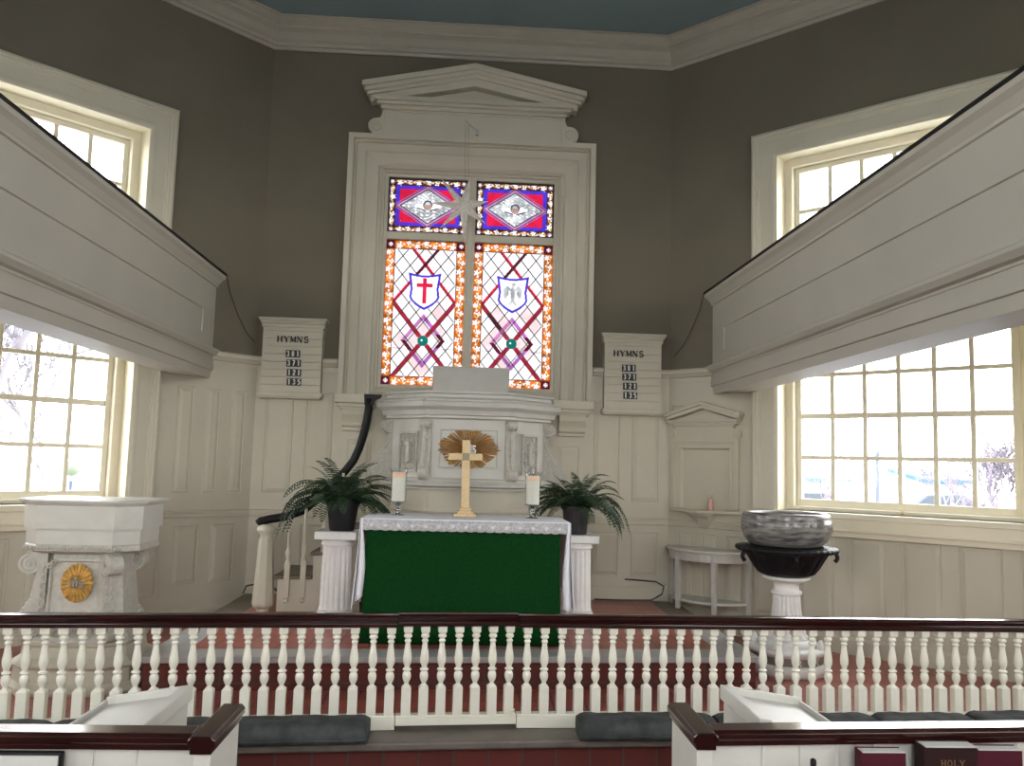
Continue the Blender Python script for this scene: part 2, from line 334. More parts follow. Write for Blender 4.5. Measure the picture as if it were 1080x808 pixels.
# ------------------------------------------------------------------ windows
WN = [0]
CASE = [(0, 0), (0, .045), (.012, .062), (.030, .066), (.040, .055), (.052, .055), (.066, .038), (.082, .036), (.086, .030), (.185, .030), (.190, .038), (.215, .038), (.235, .026), (.235, 0)]
def window(F, g, cols, rows, sill_ledge=False, latch=False, case=.25):
    WN[0] += 1; s0, s1, z0, z1 = g
    w = empty('window_%d' % WN[0], F((s0+s1)/2, 0, z0), kind='structure')
    P = lambda x, y, d: F(x, d, y)
    # casing: goes round left, top, right (outer edge first); offset left of travel = inwards when clockwise
    o = .14+.235
    path = [(s0-o, z0-.10), (s0-o, z1+o), (s1+o, z1+o), (s1+o, z0-.10)]
    MB().mould(path, [(-t, d) for t, d in CASE], P).build('casing', M['paint'], w)
    b = MB(F)   # reveal boards
    h = hole(g)
    b.box(h[0], h[0]+.012, -.16, .03, h[2], h[3]); b.box(h[1]-.012, h[1], -.16, .03, h[2], h[3]); b.box(h[0], h[1], -.16, .03, h[3]-.012, h[3])
    b.mould([(h[0]+.012, h[2]), (h[0]+.012, h[3]-.012), (h[1]-.012, h[3]-.012), (h[1]-.012, h[2])], [(0, -.20), (0, -.145), (-.012, -.14), (-.07, -.14), (-.074, -.125), (-.085, -.125), (-.085, -.20)], P) if False else None
    bb = MB().mould([(h[0]+.012, h[2]), (h[0]+.012, h[3]-.012), (h[1]-.012, h[3]-.012), (h[1]-.012, h[2])], [(0, -.26), (0, -.15), (-.055, -.15), (-.060, -.135), (-.075, -.135), (-.078, -.16), (-.078, -.26)], P)
    b.build('reveal', M['window_paint'], w); bb.build('stop_bead', M['window_paint'], w)
    b = MB(F); b.box(h[0]-.02, h[1]+.02, -.26, .06, h[2]-.05, h[2]); b.box(h[0], h[1], -.26, -.13, h[2], h[2]+.035)
    b.build('sill', M['window_paint'], w, bevel=.006)
    if sill_ledge:
        b = MB(F); b.box(s0-o, s1+o+.2, 0, .05, h[2]-.20, h[2]-.05); b.box(s0-o, s1+o+.2, 0, .075, h[2]-.155, h[2]-.135); b.build('apron', M['window_paint'], w, bevel=.005)
    P2 = lambda x, y, d: F(x, d, y)
    b = MB(F); e = .045
    b.box(s0-e, s0, -.235, -.185, z0-.07, z1+e); b.box(s1, s1+e, -.235, -.185, z0-.07, z1+e); b.box(s0, s1, -.235, -.185, z0-.07, z0); b.box(s0, s1, -.235, -.185, z1, z1+e)
    b.build('sash', M['window_paint'], w, bevel=.004)
    b = MB(F)
    for i in range(1, cols):
        x = s0+(s1-s0)*i/cols; b.box(x-.019, x+.019, -.228, -.188, z0, z1)
    for j in range(1, rows):
        y = z0+(z1-z0)*j/rows; hh = .024 if j == rows//2 and rows > 3 else .018; b.box(s0, s1, -.227, -.192, y-hh, y+hh)
    b.build('glazing_bars', M['window_paint'], w, bevel=.003)
    MB(F).box(s0, s1, -.212, -.208, z0, z1).build('pane', M['glass'], w)
    if latch:
        b = MB(); c = F(latch, -.10, h[2]+.005)
        b.tube([F(latch, -.13, h[2]+.035), F(latch, -.10, h[2]+.05), F(latch+.01, -.09, h[2]+.03), F(latch, -.10, h[2]-.01)], .006, 6); b.box(c[0]-.012, c[0]+.012, c[1]-.012, c[1]+.012, c[2], c[2]+.012)
        b.build('latch', M['brass'], w)
    return w
window(FL, WL_lo, 6, 4, True, 2.12)
window(FL, WL_up, 6, 3)
window(FR, WR_lo, 6, 4, True, 2.15)
window(FR, WR_up, 6, 3)
for F, g, c, r in ((FSL, SW, 6, 4), (FSL, SU, 6, 3), (FSR, SW, 6, 4), (FSR, SU, 6, 3), (FRL, RW, 6, 4), (FRL, RU, 6, 3), (FRR, RW, 6, 4), (FRR, RU, 6, 3), (FB, BW, 8, 8)):
    window(F, g, c, r)


# daylight portals: they give off nothing themselves, they only steer sky sampling to the real window openings
def portal(F, g):
    a = F(g[0], -.30, g[2]); c = F(g[1], -.30, g[3]); n = Vector(F(0, 1, 0))-Vector(F(0, 0, 0))
    l = bpy.data.lights.new('daylight_portal', 'AREA'); l.shape = 'RECTANGLE'; l.size = g[1]-g[0]+.2; l.size_y = g[3]-g[2]+.2; l.cycles.is_portal = True
    o = bpy.data.objects.new('daylight_portal', l); COL.objects.link(o); o.location = [(p+q_)/2 for p, q_ in zip(a, c)]
    o.rotation_mode = 'QUATERNION'; o.rotation_quaternion = n.to_track_quat('-Z', 'Z')
for F, g in ((FL, WL_lo), (FL, WL_up), (FR, WR_lo), (FR, WR_up), (FSL, SW), (FSL, SU), (FSR, SW), (FSR, SU), (FRL, RW), (FRL, RU), (FRR, RW), (FRR, RU), (FB, BW), (FW, WA)): portal(F, g)
# ------------------------------------------------------------------ altar window with stained glass
WN[0] += 1
win = empty('window_%d' % WN[0], (0, 8.29, 2.4), kind='structure')
PW = lambda x, y, d: FW(x, d, y)
def ccw_frame(b, x0, x1, z0, z1, prof, closed=True, mi=0):
    # travel: up left side, across top, down right side: left of travel is outwards, so t is negated
    path = [(x0, z0), (x0, z1), (x1, z1), (x1, z0)]
    return b.mould(path, [(-t, d) for t, d in prof], PW, closed=closed, mi=mi)
b = MB(); ccw_frame(b, -1.235, 1.235, 2.385, 4.99, [(0, 0), (0, .11), (.05, .11), (.052, .085), (.062, .072), (.068, .085), (.078, .088), (.085, .06), (.165, .06), (.17, .085), (.18, .092), (.192, .08), (.23, .055), (.27, .04), (.30, .04), (.305, 0)], closed=False)
b.build('casing', M['paint'], win)
b = MB(); ccw_frame(b, -.93, .93, 2.415, 4.70, [(0, .04), (.03, .02), (.035, -.01), (.055, -.02), (.06, -.045), (.09, -.05), (.09, -.12), (0, -.12)])
b.build('frame', M['paint'], win)
b = MB(FW); b.box(-.045, .045, -.12, -.04, 2.50, 4.62); b.box(-.84, .84, -.12, -.045, 3.97, 4.045); b.box(-.02, .02, -.04, -.028, 2.50, 4.62)
b.build('mullion', M['paint'], win, bevel=.006)
def pend(b, w, z0, tipz, apex, inner, depth=.20, T=None):
    "pediment with raking cornice; w half width"
    pass
# entablature above the window
b = MB(FW); b.box(-.885, .885, 0, .09, 4.985, 5.27); b.build('frieze', M['paint'], win)
b = MB()
prof = [(0, 0), (.02, 0), (.03, .02), (.05, .03), (.06, .055), (.10, .075), (.10, .10), (0, .10)]
b = MB(FW)
def raking(b, hw, zt0, zt1, za0, za1, d0, d1):
    # one solid raking band: tips between zt0..zt1 at +-hw, apex za0..za1
    for sg in (-1, 1):
        b.add([(sg*hw, d0, zt0), (sg*hw, d0, zt1), (0, d0, za1), (0, d0, za0), (sg*hw, d1, zt0), (sg*hw, d1, zt1), (0, d1, za1), (0, d1, za0)],
              [(0, 1, 2, 3), (4, 7, 6, 5), (0, 4, 5, 1), (1, 5, 6, 2), (3, 2, 6, 7), (0, 3, 7, 4)])
raking(b, 1.12, 5.445, 5.500, 5.675, 5.735, 0, .19)
raking(b, 1.09, 5.405, 5.450, 5.64, 5.68, 0, .165)
raking(b, 1.07, 5.375, 5.41, 5.60, 5.645, 0, .145)
raking(b, 1.04, 5.31, 5.38, 5.52, 5.605, 0, .125)
b.build('raking_cornice', M['paint'], win, bevel=.008)
b = MB(FW); b.prism([(-.8, 5.36), (.8, 5.36), (0, 5.54)], .0, .02, 'xcy'); b.build('tympanum', M['paint'], win)
b = MB(FW)
for (w_, z0, z1, d) in ((.90, 5.225, 5.25, .10), (.93, 5.25, 5.29, .12), (.97, 5.29, 5.325, .145), (1.0, 5.325, 5.37, .165)):
    b.box(-w_, w_, 0, d, z0, z1)
b.build('cornice', M['paint'], win, bevel=.010)
def console(sg, F, x0, z0, z1, w, r, d, m, parent, name='scroll_console'):
    "flat side scroll: big roll at the foot, concave sweep up to the cornice"
    pts = []; cx = x0+r; cz = z0+r
    for k in range(0, 19):
        a = rad(-100+k*15)                    # from the foot round the outside over the top of the roll
        pts.append((cx+r*cos(a), cz+r*sin(a)))
    top = [(x0+r*.9*(1-t)**2+0.0+(.25*r)*t*(1-t)+ (x0*0), cz+r+(z1-cz-r)*t) for t in (0.2, .4, .6, .8, 1)]
    pts = [(x0, z0)]+[(cx+r*cos(rad(a)), cz+r*sin(rad(a))) for a in range(-90, 100, 15)]
    pts += [(x0+w*.55*(1-t)+w*.28*t*t, cz+r*.9+(z1-cz-r*.9)*t) for t in (.15, .35, .6, .85, 1)]+[(x0, z1)]
    b = MB(F); b.prism([(sg*p, z) for p, z in pts], 0, d, 'xcy')
    sp = []
    for k in range(40):
        t = k/39; a = rad(-60+t*560); rr = r*.82*(1-t*.78); sp.append((sg*(cx+rr*cos(a)), d, cz+rr*sin(a)))
    b.tube(sp, .008, 6); b.lathe([(.001, 0), (.018, 0), (.018, .01), (.001, .014)], (0, 0, 0), 8) if False else None
    return b.build(name, m, parent, bevel=.003)
for sg in (-1, 1): console(sg, FW, .885, 4.985, 5.24, .11, .085, .10, M['paint'], win)

# the leaded lights
GM = [G[k] for k in ('white', 'red', 'dkred', 'orange', 'yellow', 'blue', 'purple', 'pink', 'teal', 'grey', 'flesh', 'brown', 'lilac', 'dkgrey')]
GI = {k: i for i, k in enumerate(('white', 'red', 'dkred', 'orange', 'yellow', 'blue', 'purple', 'pink', 'teal', 'grey', 'flesh', 'brown', 'lilac', 'dkgrey'))}
class Quilt:
    """exclusive coloured pieces: a fine grid of cells, the last shape drawn wins, then cells are merged into runs"""
    def __init__(s, x0, x1, z0, z1, h=.0055):
        s.x0, s.z0 = x0, z0; s.nx = int(round((x1-x0)/h)); s.nz = int(round((z1-z0)/h)); s.hx = (x1-x0)/s.nx; s.hz = (z1-z0)/s.nz
        s.g = [[0]*s.nx for _ in range(s.nz)]
    def paint(s, fn, c, bb=None):
        bb = bb or (s.x0, s.x0+s.nx*s.hx, s.z0, s.z0+s.nz*s.hz)
        for j in range(max(0, int((bb[2]-s.z0)/s.hz)), min(s.nz, int((bb[3]-s.z0)/s.hz)+1)):
            z = s.z0+(j+.5)*s.hz
            for i in range(max(0, int((bb[0]-s.x0)/s.hx)), min(s.nx, int((bb[1]-s.x0)/s.hx)+1)):
                if fn(s.x0+(i+.5)*s.hx, z): s.g[j][i] = GI[c]
    def mesh(s, d=-.085):
        b = MB(FW)
        for j in range(s.nz):
            i = 0
            while i < s.nx:
                k = i
                while k < s.nx and s.g[j][k] == s.g[j][i]: k += 1
                xa, xb = s.x0+i*s.hx, s.x0+k*s.hx; za, zb = s.z0+j*s.hz, s.z0+(j+1)*s.hz
                b.add([(xa, d, za), (xb, d, za), (xb, d, zb), (xa, d, zb)], [(0, 1, 2, 3)], s.g[j][i]); i = k
        return b
def seg_d(x, z, a, c):
    vx, vz = c[0]-a[0], c[1]-a[1]; L = vx*vx+vz*vz; t = max(0, min(1, ((x-a[0])*vx+(z-a[1])*vz)/L)); return math.hypot(x-a[0]-t*vx, z-a[1]-t*vz)
def lead(b, a, c, w=.006, d=-.080):
    vx, vz = c[0]-a[0], c[1]-a[1]; L = math.hypot(vx, vz); nx, nz = -vz/L*w/2, vx/L*w/2
    b.add([(a[0]+nx, y, a[1]+nz) if k == 0 else (a[0]-nx, y, a[1]-nz) if k == 1 else (c[0]-nx, y, c[1]-nz) if k == 2 else (c[0]+nx, y, c[1]+nz) for y in (d-.008, d) for k in range(4)],
          [(0, 1, 2, 3), (4, 7, 6, 5), (0, 4, 5, 1), (1, 5, 6, 2), (2, 6, 7, 3), (3, 7, 4, 0)])
def border(Q, L, x0, x1, z0, z1, bw, ground, corner, rnd):
    "floral border band"
    Q.paint(lambda x, z: x < x0+bw or x > x1-bw or z < z0+bw or z > z1-bw, ground)
    def flower(cx, cz, r=.024, c='white', n=6, ph=0):
        Q.paint(lambda x, z: math.hypot(x-cx, z-cz) < r*(.74+.26*cos(n*math.atan2(z-cz, x-cx)+ph)), c, (cx-r, cx+r, cz-r, cz+r))
    def side(vert, c, a0, a1):
        n = max(2, int(round((a1-a0)/.088))); st = (a1-a0)/n; am = bw*.24
        fn = (lambda x, z: abs((x-c)-am*sin((z-a0)/st*pi)) < .0062 and a0 < z < a1) if vert else (lambda x, z: abs((z-c)-am*sin((x-a0)/st*pi)) < .0062 and a0 < x < a1)
        bb = (c-bw/2, c+bw/2, a0, a1) if vert else (a0, a1, c-bw/2, c+bw/2)
        Q.paint(fn, 'yellow', bb)
        for k in range(n):
            u = a0+(k+.5)*st+rnd.uniform(-.006, .006); sg = (1 if k % 2 == 0 else -1); o = -am*.75*sg
            flower(*((c+o, u) if vert else (u, c+o)), r=(.034, .028, .031)[k % 3], n=(5, 4, 6)[k % 3], ph=k)
            flower(*((c-o*1.5, u+.012) if vert else (u+.012, c-o*1.5)), r=.011, n=3, ph=k)
            if k % 3 == 1: flower(*((c+o, u) if vert else (u, c+o)), r=.009, c=ground, n=4)
            v = a0+(k+1)*st
            if k < n-1: flower(*((c+am*.2*sg, v) if vert else (v, c+am*.2*sg)), r=.013, n=3, ph=k*2)
            if k < n-1 and k % 4 == 2: lead(L, *(((c-bw/2, v), (c+bw/2, v)) if vert else ((v, c-bw/2), (v, c+bw/2))))
    side(True, x0+bw/2, z0+bw, z1-bw); side(True, x1-bw/2, z0+bw, z1-bw); side(False, z0+bw/2, x0+bw, x1-bw); side(False, z1-bw/2, x0+bw, x1-bw)
    for cx in (x0+bw/2, x1-bw/2):
        for cz in (z0+bw/2, z1-bw/2):
            Q.paint(lambda x, z: True, corner, (cx-bw/2, cx+bw/2-.006, cz-bw/2, cz+bw/2-.006))
            Q.paint(lambda x, z: math.hypot(x-cx, z-cz) < .025*(.65+.35*cos(8*math.atan2(z-cz, x-cx))), 'white', (cx-.03, cx+.03, cz-.03, cz+.03))
    for xx in (x0+bw, x1-bw): lead(L, (xx, z0), (xx, z1))
    for zz in (z0+bw, z1-bw): lead(L, (x0, zz), (x1, zz))
rnd = random.Random(4)
def lower_light(x0, x1, z0, z1, emblem):
    Q = Quilt(x0, x1, z0, z1); L = MB(FW); bw = .088; cx = (x0+x1)/2
    ix0, ix1, iz0, iz1 = x0+bw, x1-bw, z0+bw, z1-bw; iw = ix1-ix0
    # faint pink washes
    for k in range(9):
        kk, ll = rnd.randint(-2, 2), rnd.randint(-2, 2); px, pz = cx+(kk-ll)*.076, z0+.449+.095*(kk+ll+1)+.0; Q.paint(lambda x, z: abs(x-px)/.076+abs(z-pz)/.095 < 1, 'pink', (px-.08, px+.08, pz-.1, pz+.1))
    jz = z0+.449                      # the teal jewel
    sh = z0+.965                     # centre of the shield
    sl = 1.25                         # steepness of the lattice
    def X(c, w, col, za, zb, zc):     # crossed bands through (cx, zc)
        Q.paint(lambda x, z: abs((z-zc)-sl*(x-cx)*1) < w*1.75 and za < z < zb, col); Q.paint(lambda x, z: abs((z-zc)+sl*(x-cx)) < w*1.75 and za < z < zb, col)
    half = iw/2*sl
    X(0, .016, 'red', iz0, jz+half, jz)
    Q.paint(lambda x, z: abs((z-(jz+2*half))-sl*(x-cx)) < .025 and jz+half <= z < iz1, 'red'); Q.paint(lambda x, z: abs((z-(jz+2*half))+sl*(x-cx)) < .025 and jz+half <= z < iz1, 'red')
    Q.paint(lambda x, z: abs((z-jz)-sl*(x-cx)) < .022 and z < jz-.14 and x < cx, 'red'); Q.paint(lambda x, z: abs((z-jz)+sl*(x-cx)) < .022 and jz+.12 < z < jz+.30 and x < cx, 'dkred' if emblem == 'bird' else 'red')
    Q.paint(lambda x, z: abs((z-(jz+2*half))-sl*(x-cx)) < .025 and jz+half+.04 < z < iz1 and x > cx-.14, 'dkred')
    # violet diamond round the jewel
    dd = lambda x, z: abs(x-cx)/.22+abs(z-jz)/.275
    Q.paint(lambda x, z: .78 < dd(x, z) < 1.0, 'purple')
    Q.paint(lambda x, z: .78 < dd(x, z) < 1.0 and (x-cx) > .06 and abs(z-jz) < .07, 'dkred'); Q.paint(lambda x, z: .78 < dd(x, z) < 1.0 and (x-cx) < -.09 and jz-.10 < z < jz, 'dkred')
    Q.paint(lambda x, z: .78 < dd(x, z) < 1.0 and (x-cx) < 0 and z > jz, 'lilac')
    for sg in (-1, 1): Q.paint(lambda x, z: abs((z-jz)-sg*sl*(x-cx)) < .020 and abs(z-jz) < .20 and (emblem == 'cross' or sg > 0), 'red')
    Q.paint(lambda x, z: math.hypot(x-cx, z-jz) < .054, 'teal'); Q.paint(lambda x, z: math.hypot(x-cx+.012, z-jz-.005) < .009, 'white')
    # shield
    hw, ht, hb = .150, .170, .205
    def inside(x, z, g=0):
        dx = abs(x-cx); dz = z-sh
        if dz > ht-g-.022*(1-(dx/hw)**2): return False
        if dz > .08: w = hw-g+.012*(dz-.08)/.08
        elif dz > -.07: w = hw-g-.008*math.sin((dz+.07)/.15*pi)
        else:
            t = (-.07-dz)/(hb-.07-g*1.3)
            if t > 1: return False
            w = (hw-g)*(1-t**1.6)**.85
        return dx < w
    Q.paint(lambda x, z: inside(x, z), 'blue'); Q.paint(lambda x, z: inside(x, z, .022), 'white')
    if emblem == 'cross':
        Q.paint(lambda x, z: abs(x-cx) < .021 and -.140 < z-sh < .120, 'red'); Q.paint(lambda x, z: abs(x-cx) < .082 and abs(z-sh-.045) < .021, 'red')
    else:
        Q.paint(lambda x, z: ((x-cx)/.022)**2+((z-sh+.005)/.075)**2 < 1, 'grey')
        for sg in (-1, 1):
            # raised wing: shoulder high, feathers hanging
            Q.paint(lambda x, z: .008 < sg*(x-cx) < .090 and (z-sh) < .075-abs(sg*(x-cx)-.055)*.9 and (z-sh) > -.065+abs(sg*(x-cx)-.072)*1.7 and not (.030 < sg*(x-cx) < .042 and z-sh < .03), 'grey')
            Q.paint(lambda x, z: 0 < sg*(x-cx) < .040 and -.120 < z-sh < -.07 and abs(sg*(x-cx)-(-.07-(z-sh))*.6) < .012, 'grey')
        Q.paint(lambda x, z: math.hypot(x-cx-.006, z-sh-.085) < .019, 'grey')
    border(Q, L, x0, x1, z0, z1, bw, 'orange', 'dkred', rnd)
    # diamond lattice of leads, clipped to the inner field and kept off the shield
    def clipseg(a, c):
        n = 60; run = None; prev = None
        for k in range(n+1):
            t = k/n; p = (a[0]+(c[0]-a[0])*t, a[1]+(c[1]-a[1])*t)
            ok = ix0 <= p[0] <= ix1 and iz0 <= p[1] <= iz1 and not inside(*p) and math.hypot(p[0]-cx, p[1]-jz) > .054
            if ok and run is None: run = p
            if (not ok or k == n) and run is not None:
                if prev and prev != run: lead(L, run, prev, .0085)
                run = None
            prev = p
    stp = .19
    for k in range(-14, 15):
        for off in (0,):
            zc = jz+k*stp+.0
            clipseg((ix0, zc-sl*(cx-ix0)), (ix1, zc+sl*(ix1-cx))); clipseg((ix0, zc+sl*(cx-ix0)), (ix1, zc-sl*(ix1-cx)))
    for o in (-.028, .028):
        clipseg((ix0, jz+o-sl*(cx-ix0)), (ix1, jz+o+sl*(ix1-cx))); clipseg((ix0, jz+o+sl*(cx-ix0)), (ix1, jz+o-sl*(ix1-cx)))
    pr = []
    lead(L, (ix0, jz-.08), (cx-.20, jz-.08), .004); lead(L, (cx+.20, jz-.08), (ix1, jz-.08), .004)
    sk = [(cx-hw, sh+ht), (cx, sh+ht-.02), (cx+hw, sh+ht), (cx+hw-.008, sh), (cx+hw, sh-.07), (cx+.07, sh-hb+.05), (cx, sh-hb), (cx-.07, sh-hb+.05), (cx-hw, sh-.07), (cx-hw+.008, sh)]
    Q.mesh().build('stained_glass_light', GM, win); L.build('leading', G['lead'], win)
def upper_light(x0, x1, z0, z1):
    Q = Quilt(x0, x1, z0, z1); L = MB(FW); bw = .070; cx, cz = (x0+x1)/2, (z0+z1)/2
    a, c = (x1-x0)/2-bw, (z1-z0)/2-bw
    Q.paint(lambda x, z: True, 'blue'); Q.paint(lambda x, z: abs(x-cx) < a-.046 and abs(z-cz) < c-.042, 'red')
    Q.paint(lambda x, z: abs(x-cx)/a+abs(z-cz)/c < 1.06, 'lilac'); Q.paint(lambda x, z: abs(x-cx)/a+abs(z-cz)/c < .88, 'grey')
    ins = lambda x, z: abs(x-cx)/a+abs(z-cz)/c < .84
    Q.paint(lambda x, z: ins(x, z) and sin(x*61+3*sin(z*47))*sin(z*83+2*sin(x*39)) > .35, 'white')
    Q.paint(lambda x, z: ins(x, z) and sin(x*97+2*sin(z*71))*sin(z*113+x*31) > .86, 'dkgrey')
    for sg in (-1, 1):
        Q.paint(lambda x, z: 0 < sg*(x-cx) < .13 and abs((z-cz)+.02-.35*sg*(x-cx)+1.3*(sg*(x-cx))**2) < .030-.12*sg*(x-cx), 'white')
        Q.paint(lambda x, z: .02 < sg*(x-cx) < .10 and abs((z-cz)+.052-.30*sg*(x-cx)) < .006, 'dkgrey')
    Q.paint(lambda x, z: math.hypot(x-cx, (z-cz-.012)*.9) < .046, 'dkgrey'); Q.paint(lambda x, z: math.hypot(x-cx, (z-cz-.002)*.9) < .036, 'flesh')
    Q.paint(lambda x, z: math.hypot(x-cx, (z-cz-.030)*1.6) < .024, 'grey')
    for ex in (-.012, .012): Q.paint(lambda x, z: math.hypot(x-cx-ex, z-cz-.002) < .0045, 'dkgrey')
    border(Q, L, x0, x1, z0, z1, bw, 'brown', 'dkred', rnd)
    for p, r_ in (((cx-a, cz), (cx, cz+c)), ((cx, cz+c), (cx+a, cz)), ((cx+a, cz), (cx, cz-c)), ((cx, cz-c), (cx-a, cz))): lead(L, p, r_, .006)
    k = .84
    for p, r_ in (((cx-a*k, cz), (cx, cz+c*k)), ((cx, cz+c*k), (cx+a*k, cz)), ((cx+a*k, cz), (cx, cz-c*k)), ((cx, cz-c*k), (cx-a*k, cz))): lead(L, p, r_, .008)
    for xx in (x0+.006, x1-.006): lead(L, (xx, z0), (xx, z1), .024)
    for zz in (z0+.006, z1-.006): lead(L, (x0, zz), (x1, zz), .024)
    Q.mesh().build('stained_glass_light', GM, win); L.build('leading', G['lead'], win)
lower_light(-.84, -.045, 2.505, 3.97, 'cross'); lower_light(.045, .84, 2.505, 3.97, 'bird')
upper_light(-.84, -.045, 4.045, 4.61); upper_light(.045, .84, 4.045, 4.61)

# corbels that carry the window surround
for sg, nm in ((-1, ''), (1, '')):
    t = empty('corbel', (sg*1.05, 8.29, 2.04), kind='structure')
    b = MB(FW)
    x0, x1 = (.90, 1.20)
    for (e, d, z0, z1) in ((.05, .16, 2.30, 2.385), (.03, .13, 2.265, 2.30), (.01, .11, 2.24, 2.265)):
        b.box(sg*(x0-e) if sg > 0 else -(x1+e), sg*(x1+e) if sg > 0 else -(x0-e), 0, d, z0, z1)
    b.build('cap', M['paint'], t, bevel=.006)
    b = MB(FW)
    pr = [(0, 2.24), (.105, 2.24), (.10, 2.19), (.075, 2.14), (.07, 2.12), (.078, 2.11), (.078, 2.085), (.05, 2.07), (.05, 2.04), (0, 2.04)]
    a_, c_ = (x0+.02, x1-.02) if sg > 0 else (-x1+.02, -x0-.02)
    b.prism([(d, z) for d, z in pr], a_, c_, 'cxy'); b.build('body', M['paint'], t, bevel=.003)
# ------------------------------------------------------------------ galleries
def gallery(sg, nm):
    g = empty('gallery', (sg*2.4, 7.9, 2.48), kind='structure')
    def ext(prof, name, m, y0=-2.0, bev=0, par=g):
        b = MB(); n = len(prof)
        A = [(sg*x, min(10.32-x, 9), z) for x, z in prof]; B = [(sg*x, y0, z) for x, z in prof]
        b.loft([A, B]); return b.build(name, m, par, bevel=bev)
    ext([(2.365, 2.735), (2.365, 3.345), (2.50, 3.345), (2.50, 2.735)], 'parapet', M['gallery_paint'])
    ext([(2.365, 3.33), (2.352, 3.335), (2.352, 3.355), (2.345, 3.365), (2.325, 3.40), (2.300, 3.425), (2.300, 3.455), (2.46, 3.455), (2.46, 3.33)], 'cornice', M['gallery_paint'])
    ext([(2.292, 3.455), (2.292, 3.475), (2.47, 3.475), (2.47, 3.455)], 'cap_rail', M['black'])
    ext([(2.30, 2.715), (2.30, 2.735), (2.325, 2.75), (2.40, 2.75), (2.40, 2.66), (2.345, 2.66), (2.345, 2.675), (2.32, 2.685)], 'ledge_moulding', M['gallery_paint'])
    ext([(2.352, 2.66), (2.352, 2.55), (2.366, 2.545), (2.375, 2.475), (2.64, 2.475), (2.64, 3.25), (2.56, 3.25), (2.56, 2.66)], 'beam', M['gallery_paint'])
    # raised panels on the parapet face
    b = MB()
    for ya, yb in ((7.60, 3.2), (3.0, -1.6)):
        xf = 2.365
        for k, (i, dd) in enumerate(((0, .0), (.006, .010), (.016, .010), (.022, .0))): pass
        z0, z1 = 2.86, 3.08
        path = [(ya, z0), (ya, z1), (yb, z1), (yb, z0)]
        b.mould(path[:3], [(0, -.002), (0, .011), (.012, .011), (.018, -.002)], lambda y, z, d: (sg*(xf-d), y, z))
    b.build('panel_moulding', M['gallery_paint'], g)
    b = MB(); b.add([(sg*2.5, 7.5, 3.25), (sg*5.1, 5.22, 3.25), (sg*5.1, .6, 3.25), (sg*2.5, -2.0, 3.25), (sg*2.5, 7.5, 3.37), (sg*5.1, 5.22, 3.37), (sg*5.1, .6, 3.37), (sg*2.5, -2.0, 3.37)],
        [(0, 1, 2, 3), (7, 6, 5, 4), (0, 4, 5, 1), (1, 5, 6, 2), (2, 6, 7, 3), (3, 7, 4, 0)]); b.build('deck', M['gallery_paint'], g)
gallery(-1, 'left'); gallery(1, 'right')
for sg, F in ((-1, FL), (1, FR)):
    t = MB().tube([(sg*2.29, 8.02, 3.44), (sg*2.26, 8.045, 3.3), (sg*2.19, 8.10, 3.1), (sg*2.12, 8.16, 2.95), (sg*2.05, 8.22, 2.86)], .0035, 5).build('cable', M['wire'], loc=(sg*2.29, 8.02, 3.44))
    tag(t, 'thin dark cable hanging from the %s gallery corner down the olive wall' % ('left' if sg < 0 else 'right'), 'cable')

# ------------------------------------------------------------------ floors of the chancel
def railY(x): return 4.985+.088*x if x < .34 else 5.015+.035*(x-.34)
stepF = [(-5.05, 4.35), (-2.9, 4.50), (-1.18, 4.645), (.63, 4.79), (2.0, 4.86), (5.05, 4.95)]
b = MB(); poly = stepF+[(5.05, 5.26), (2.04, 8.27), (-2.04, 8.27), (-5.05, 5.26)]
b.prism([(x, y+.07) for x, y in stepF]+[(5.05, 5.26), (2.04, 8.27), (-2.04, 8.27), (-5.05, 5.26)], .0, .205, mi=0)
struct(b.build('chancel_step', M['riser']))
b = MB(); b.prism(stepF+[(5.05, 5.26), (-5.05, 5.26)], .205, .25)
struct(b.build('kneeling_tread', M['slate'], bevel=.012))
b = MB(); b.prism([(-5.06, railY(-5.05)+.07), (.34, railY(.34)+.07), (5.06, railY(5.06)+.07), (5.06, 5.265), (2.04, 8.28), (-2.04, 8.28), (-5.06, 5.265)], .215, .2525)
struct(b.build('chancel_floor', M['redtile']))
# raised altar platform
def platY(x): return 5.76+.062*x
PL, PR = -2.02, 2.09
b = MB(); b.prism([(PL+.02, platY(PL)+.03), (PR-.02, platY(PR)+.03), (PR-.02, 8.20), (2.02, 8.27), (-2.02, 8.27), (PL+.02, 8.22)], .2525, .44)
struct(b.build('platform_riser', M['riser']))
b = MB()
b.prism([(PL, platY(PL)), (PR, platY(PR)), (PR-.06, platY(PR)+.25), (PL+.06, platY(PL)+.25)], .43, .471)
b.prism([(PL, platY(PL)), (PL+.24, platY(PL)+.25), (PL+.24, 6.9), (PL, 6.9)], .4299, .4708)
b.prism([(PR, platY(PR)), (PR, 7.1), (PR-.24, 7.1), (PR-.24, platY(PR)+.25)], .4298, .4709)
struct(b.build('platform_border', M['marble'], bevel=.006))
b = MB(); b.prism([(PL, 6.902), (PL+.24, 6.902), (PL+.24, 8.25), (PL, 8.26)], .4299, .4708); b.prism([(PR, 7.102), (PR, 8.22), (PR-.24, 8.27), (PR-.24, 7.102)], .4298, .4709)
struct(b.build('platform_border_boards', M['wornboard'], bevel=.004))
b = MB(); b.prism([(PL+.23, platY(PL)+.24), (PR-.23, platY(PR)+.24), (PR-.23, 8.28), (PL+.23, 8.28)], .42, .4700)
struct(b.build('platform_tiles', M['redtile']))
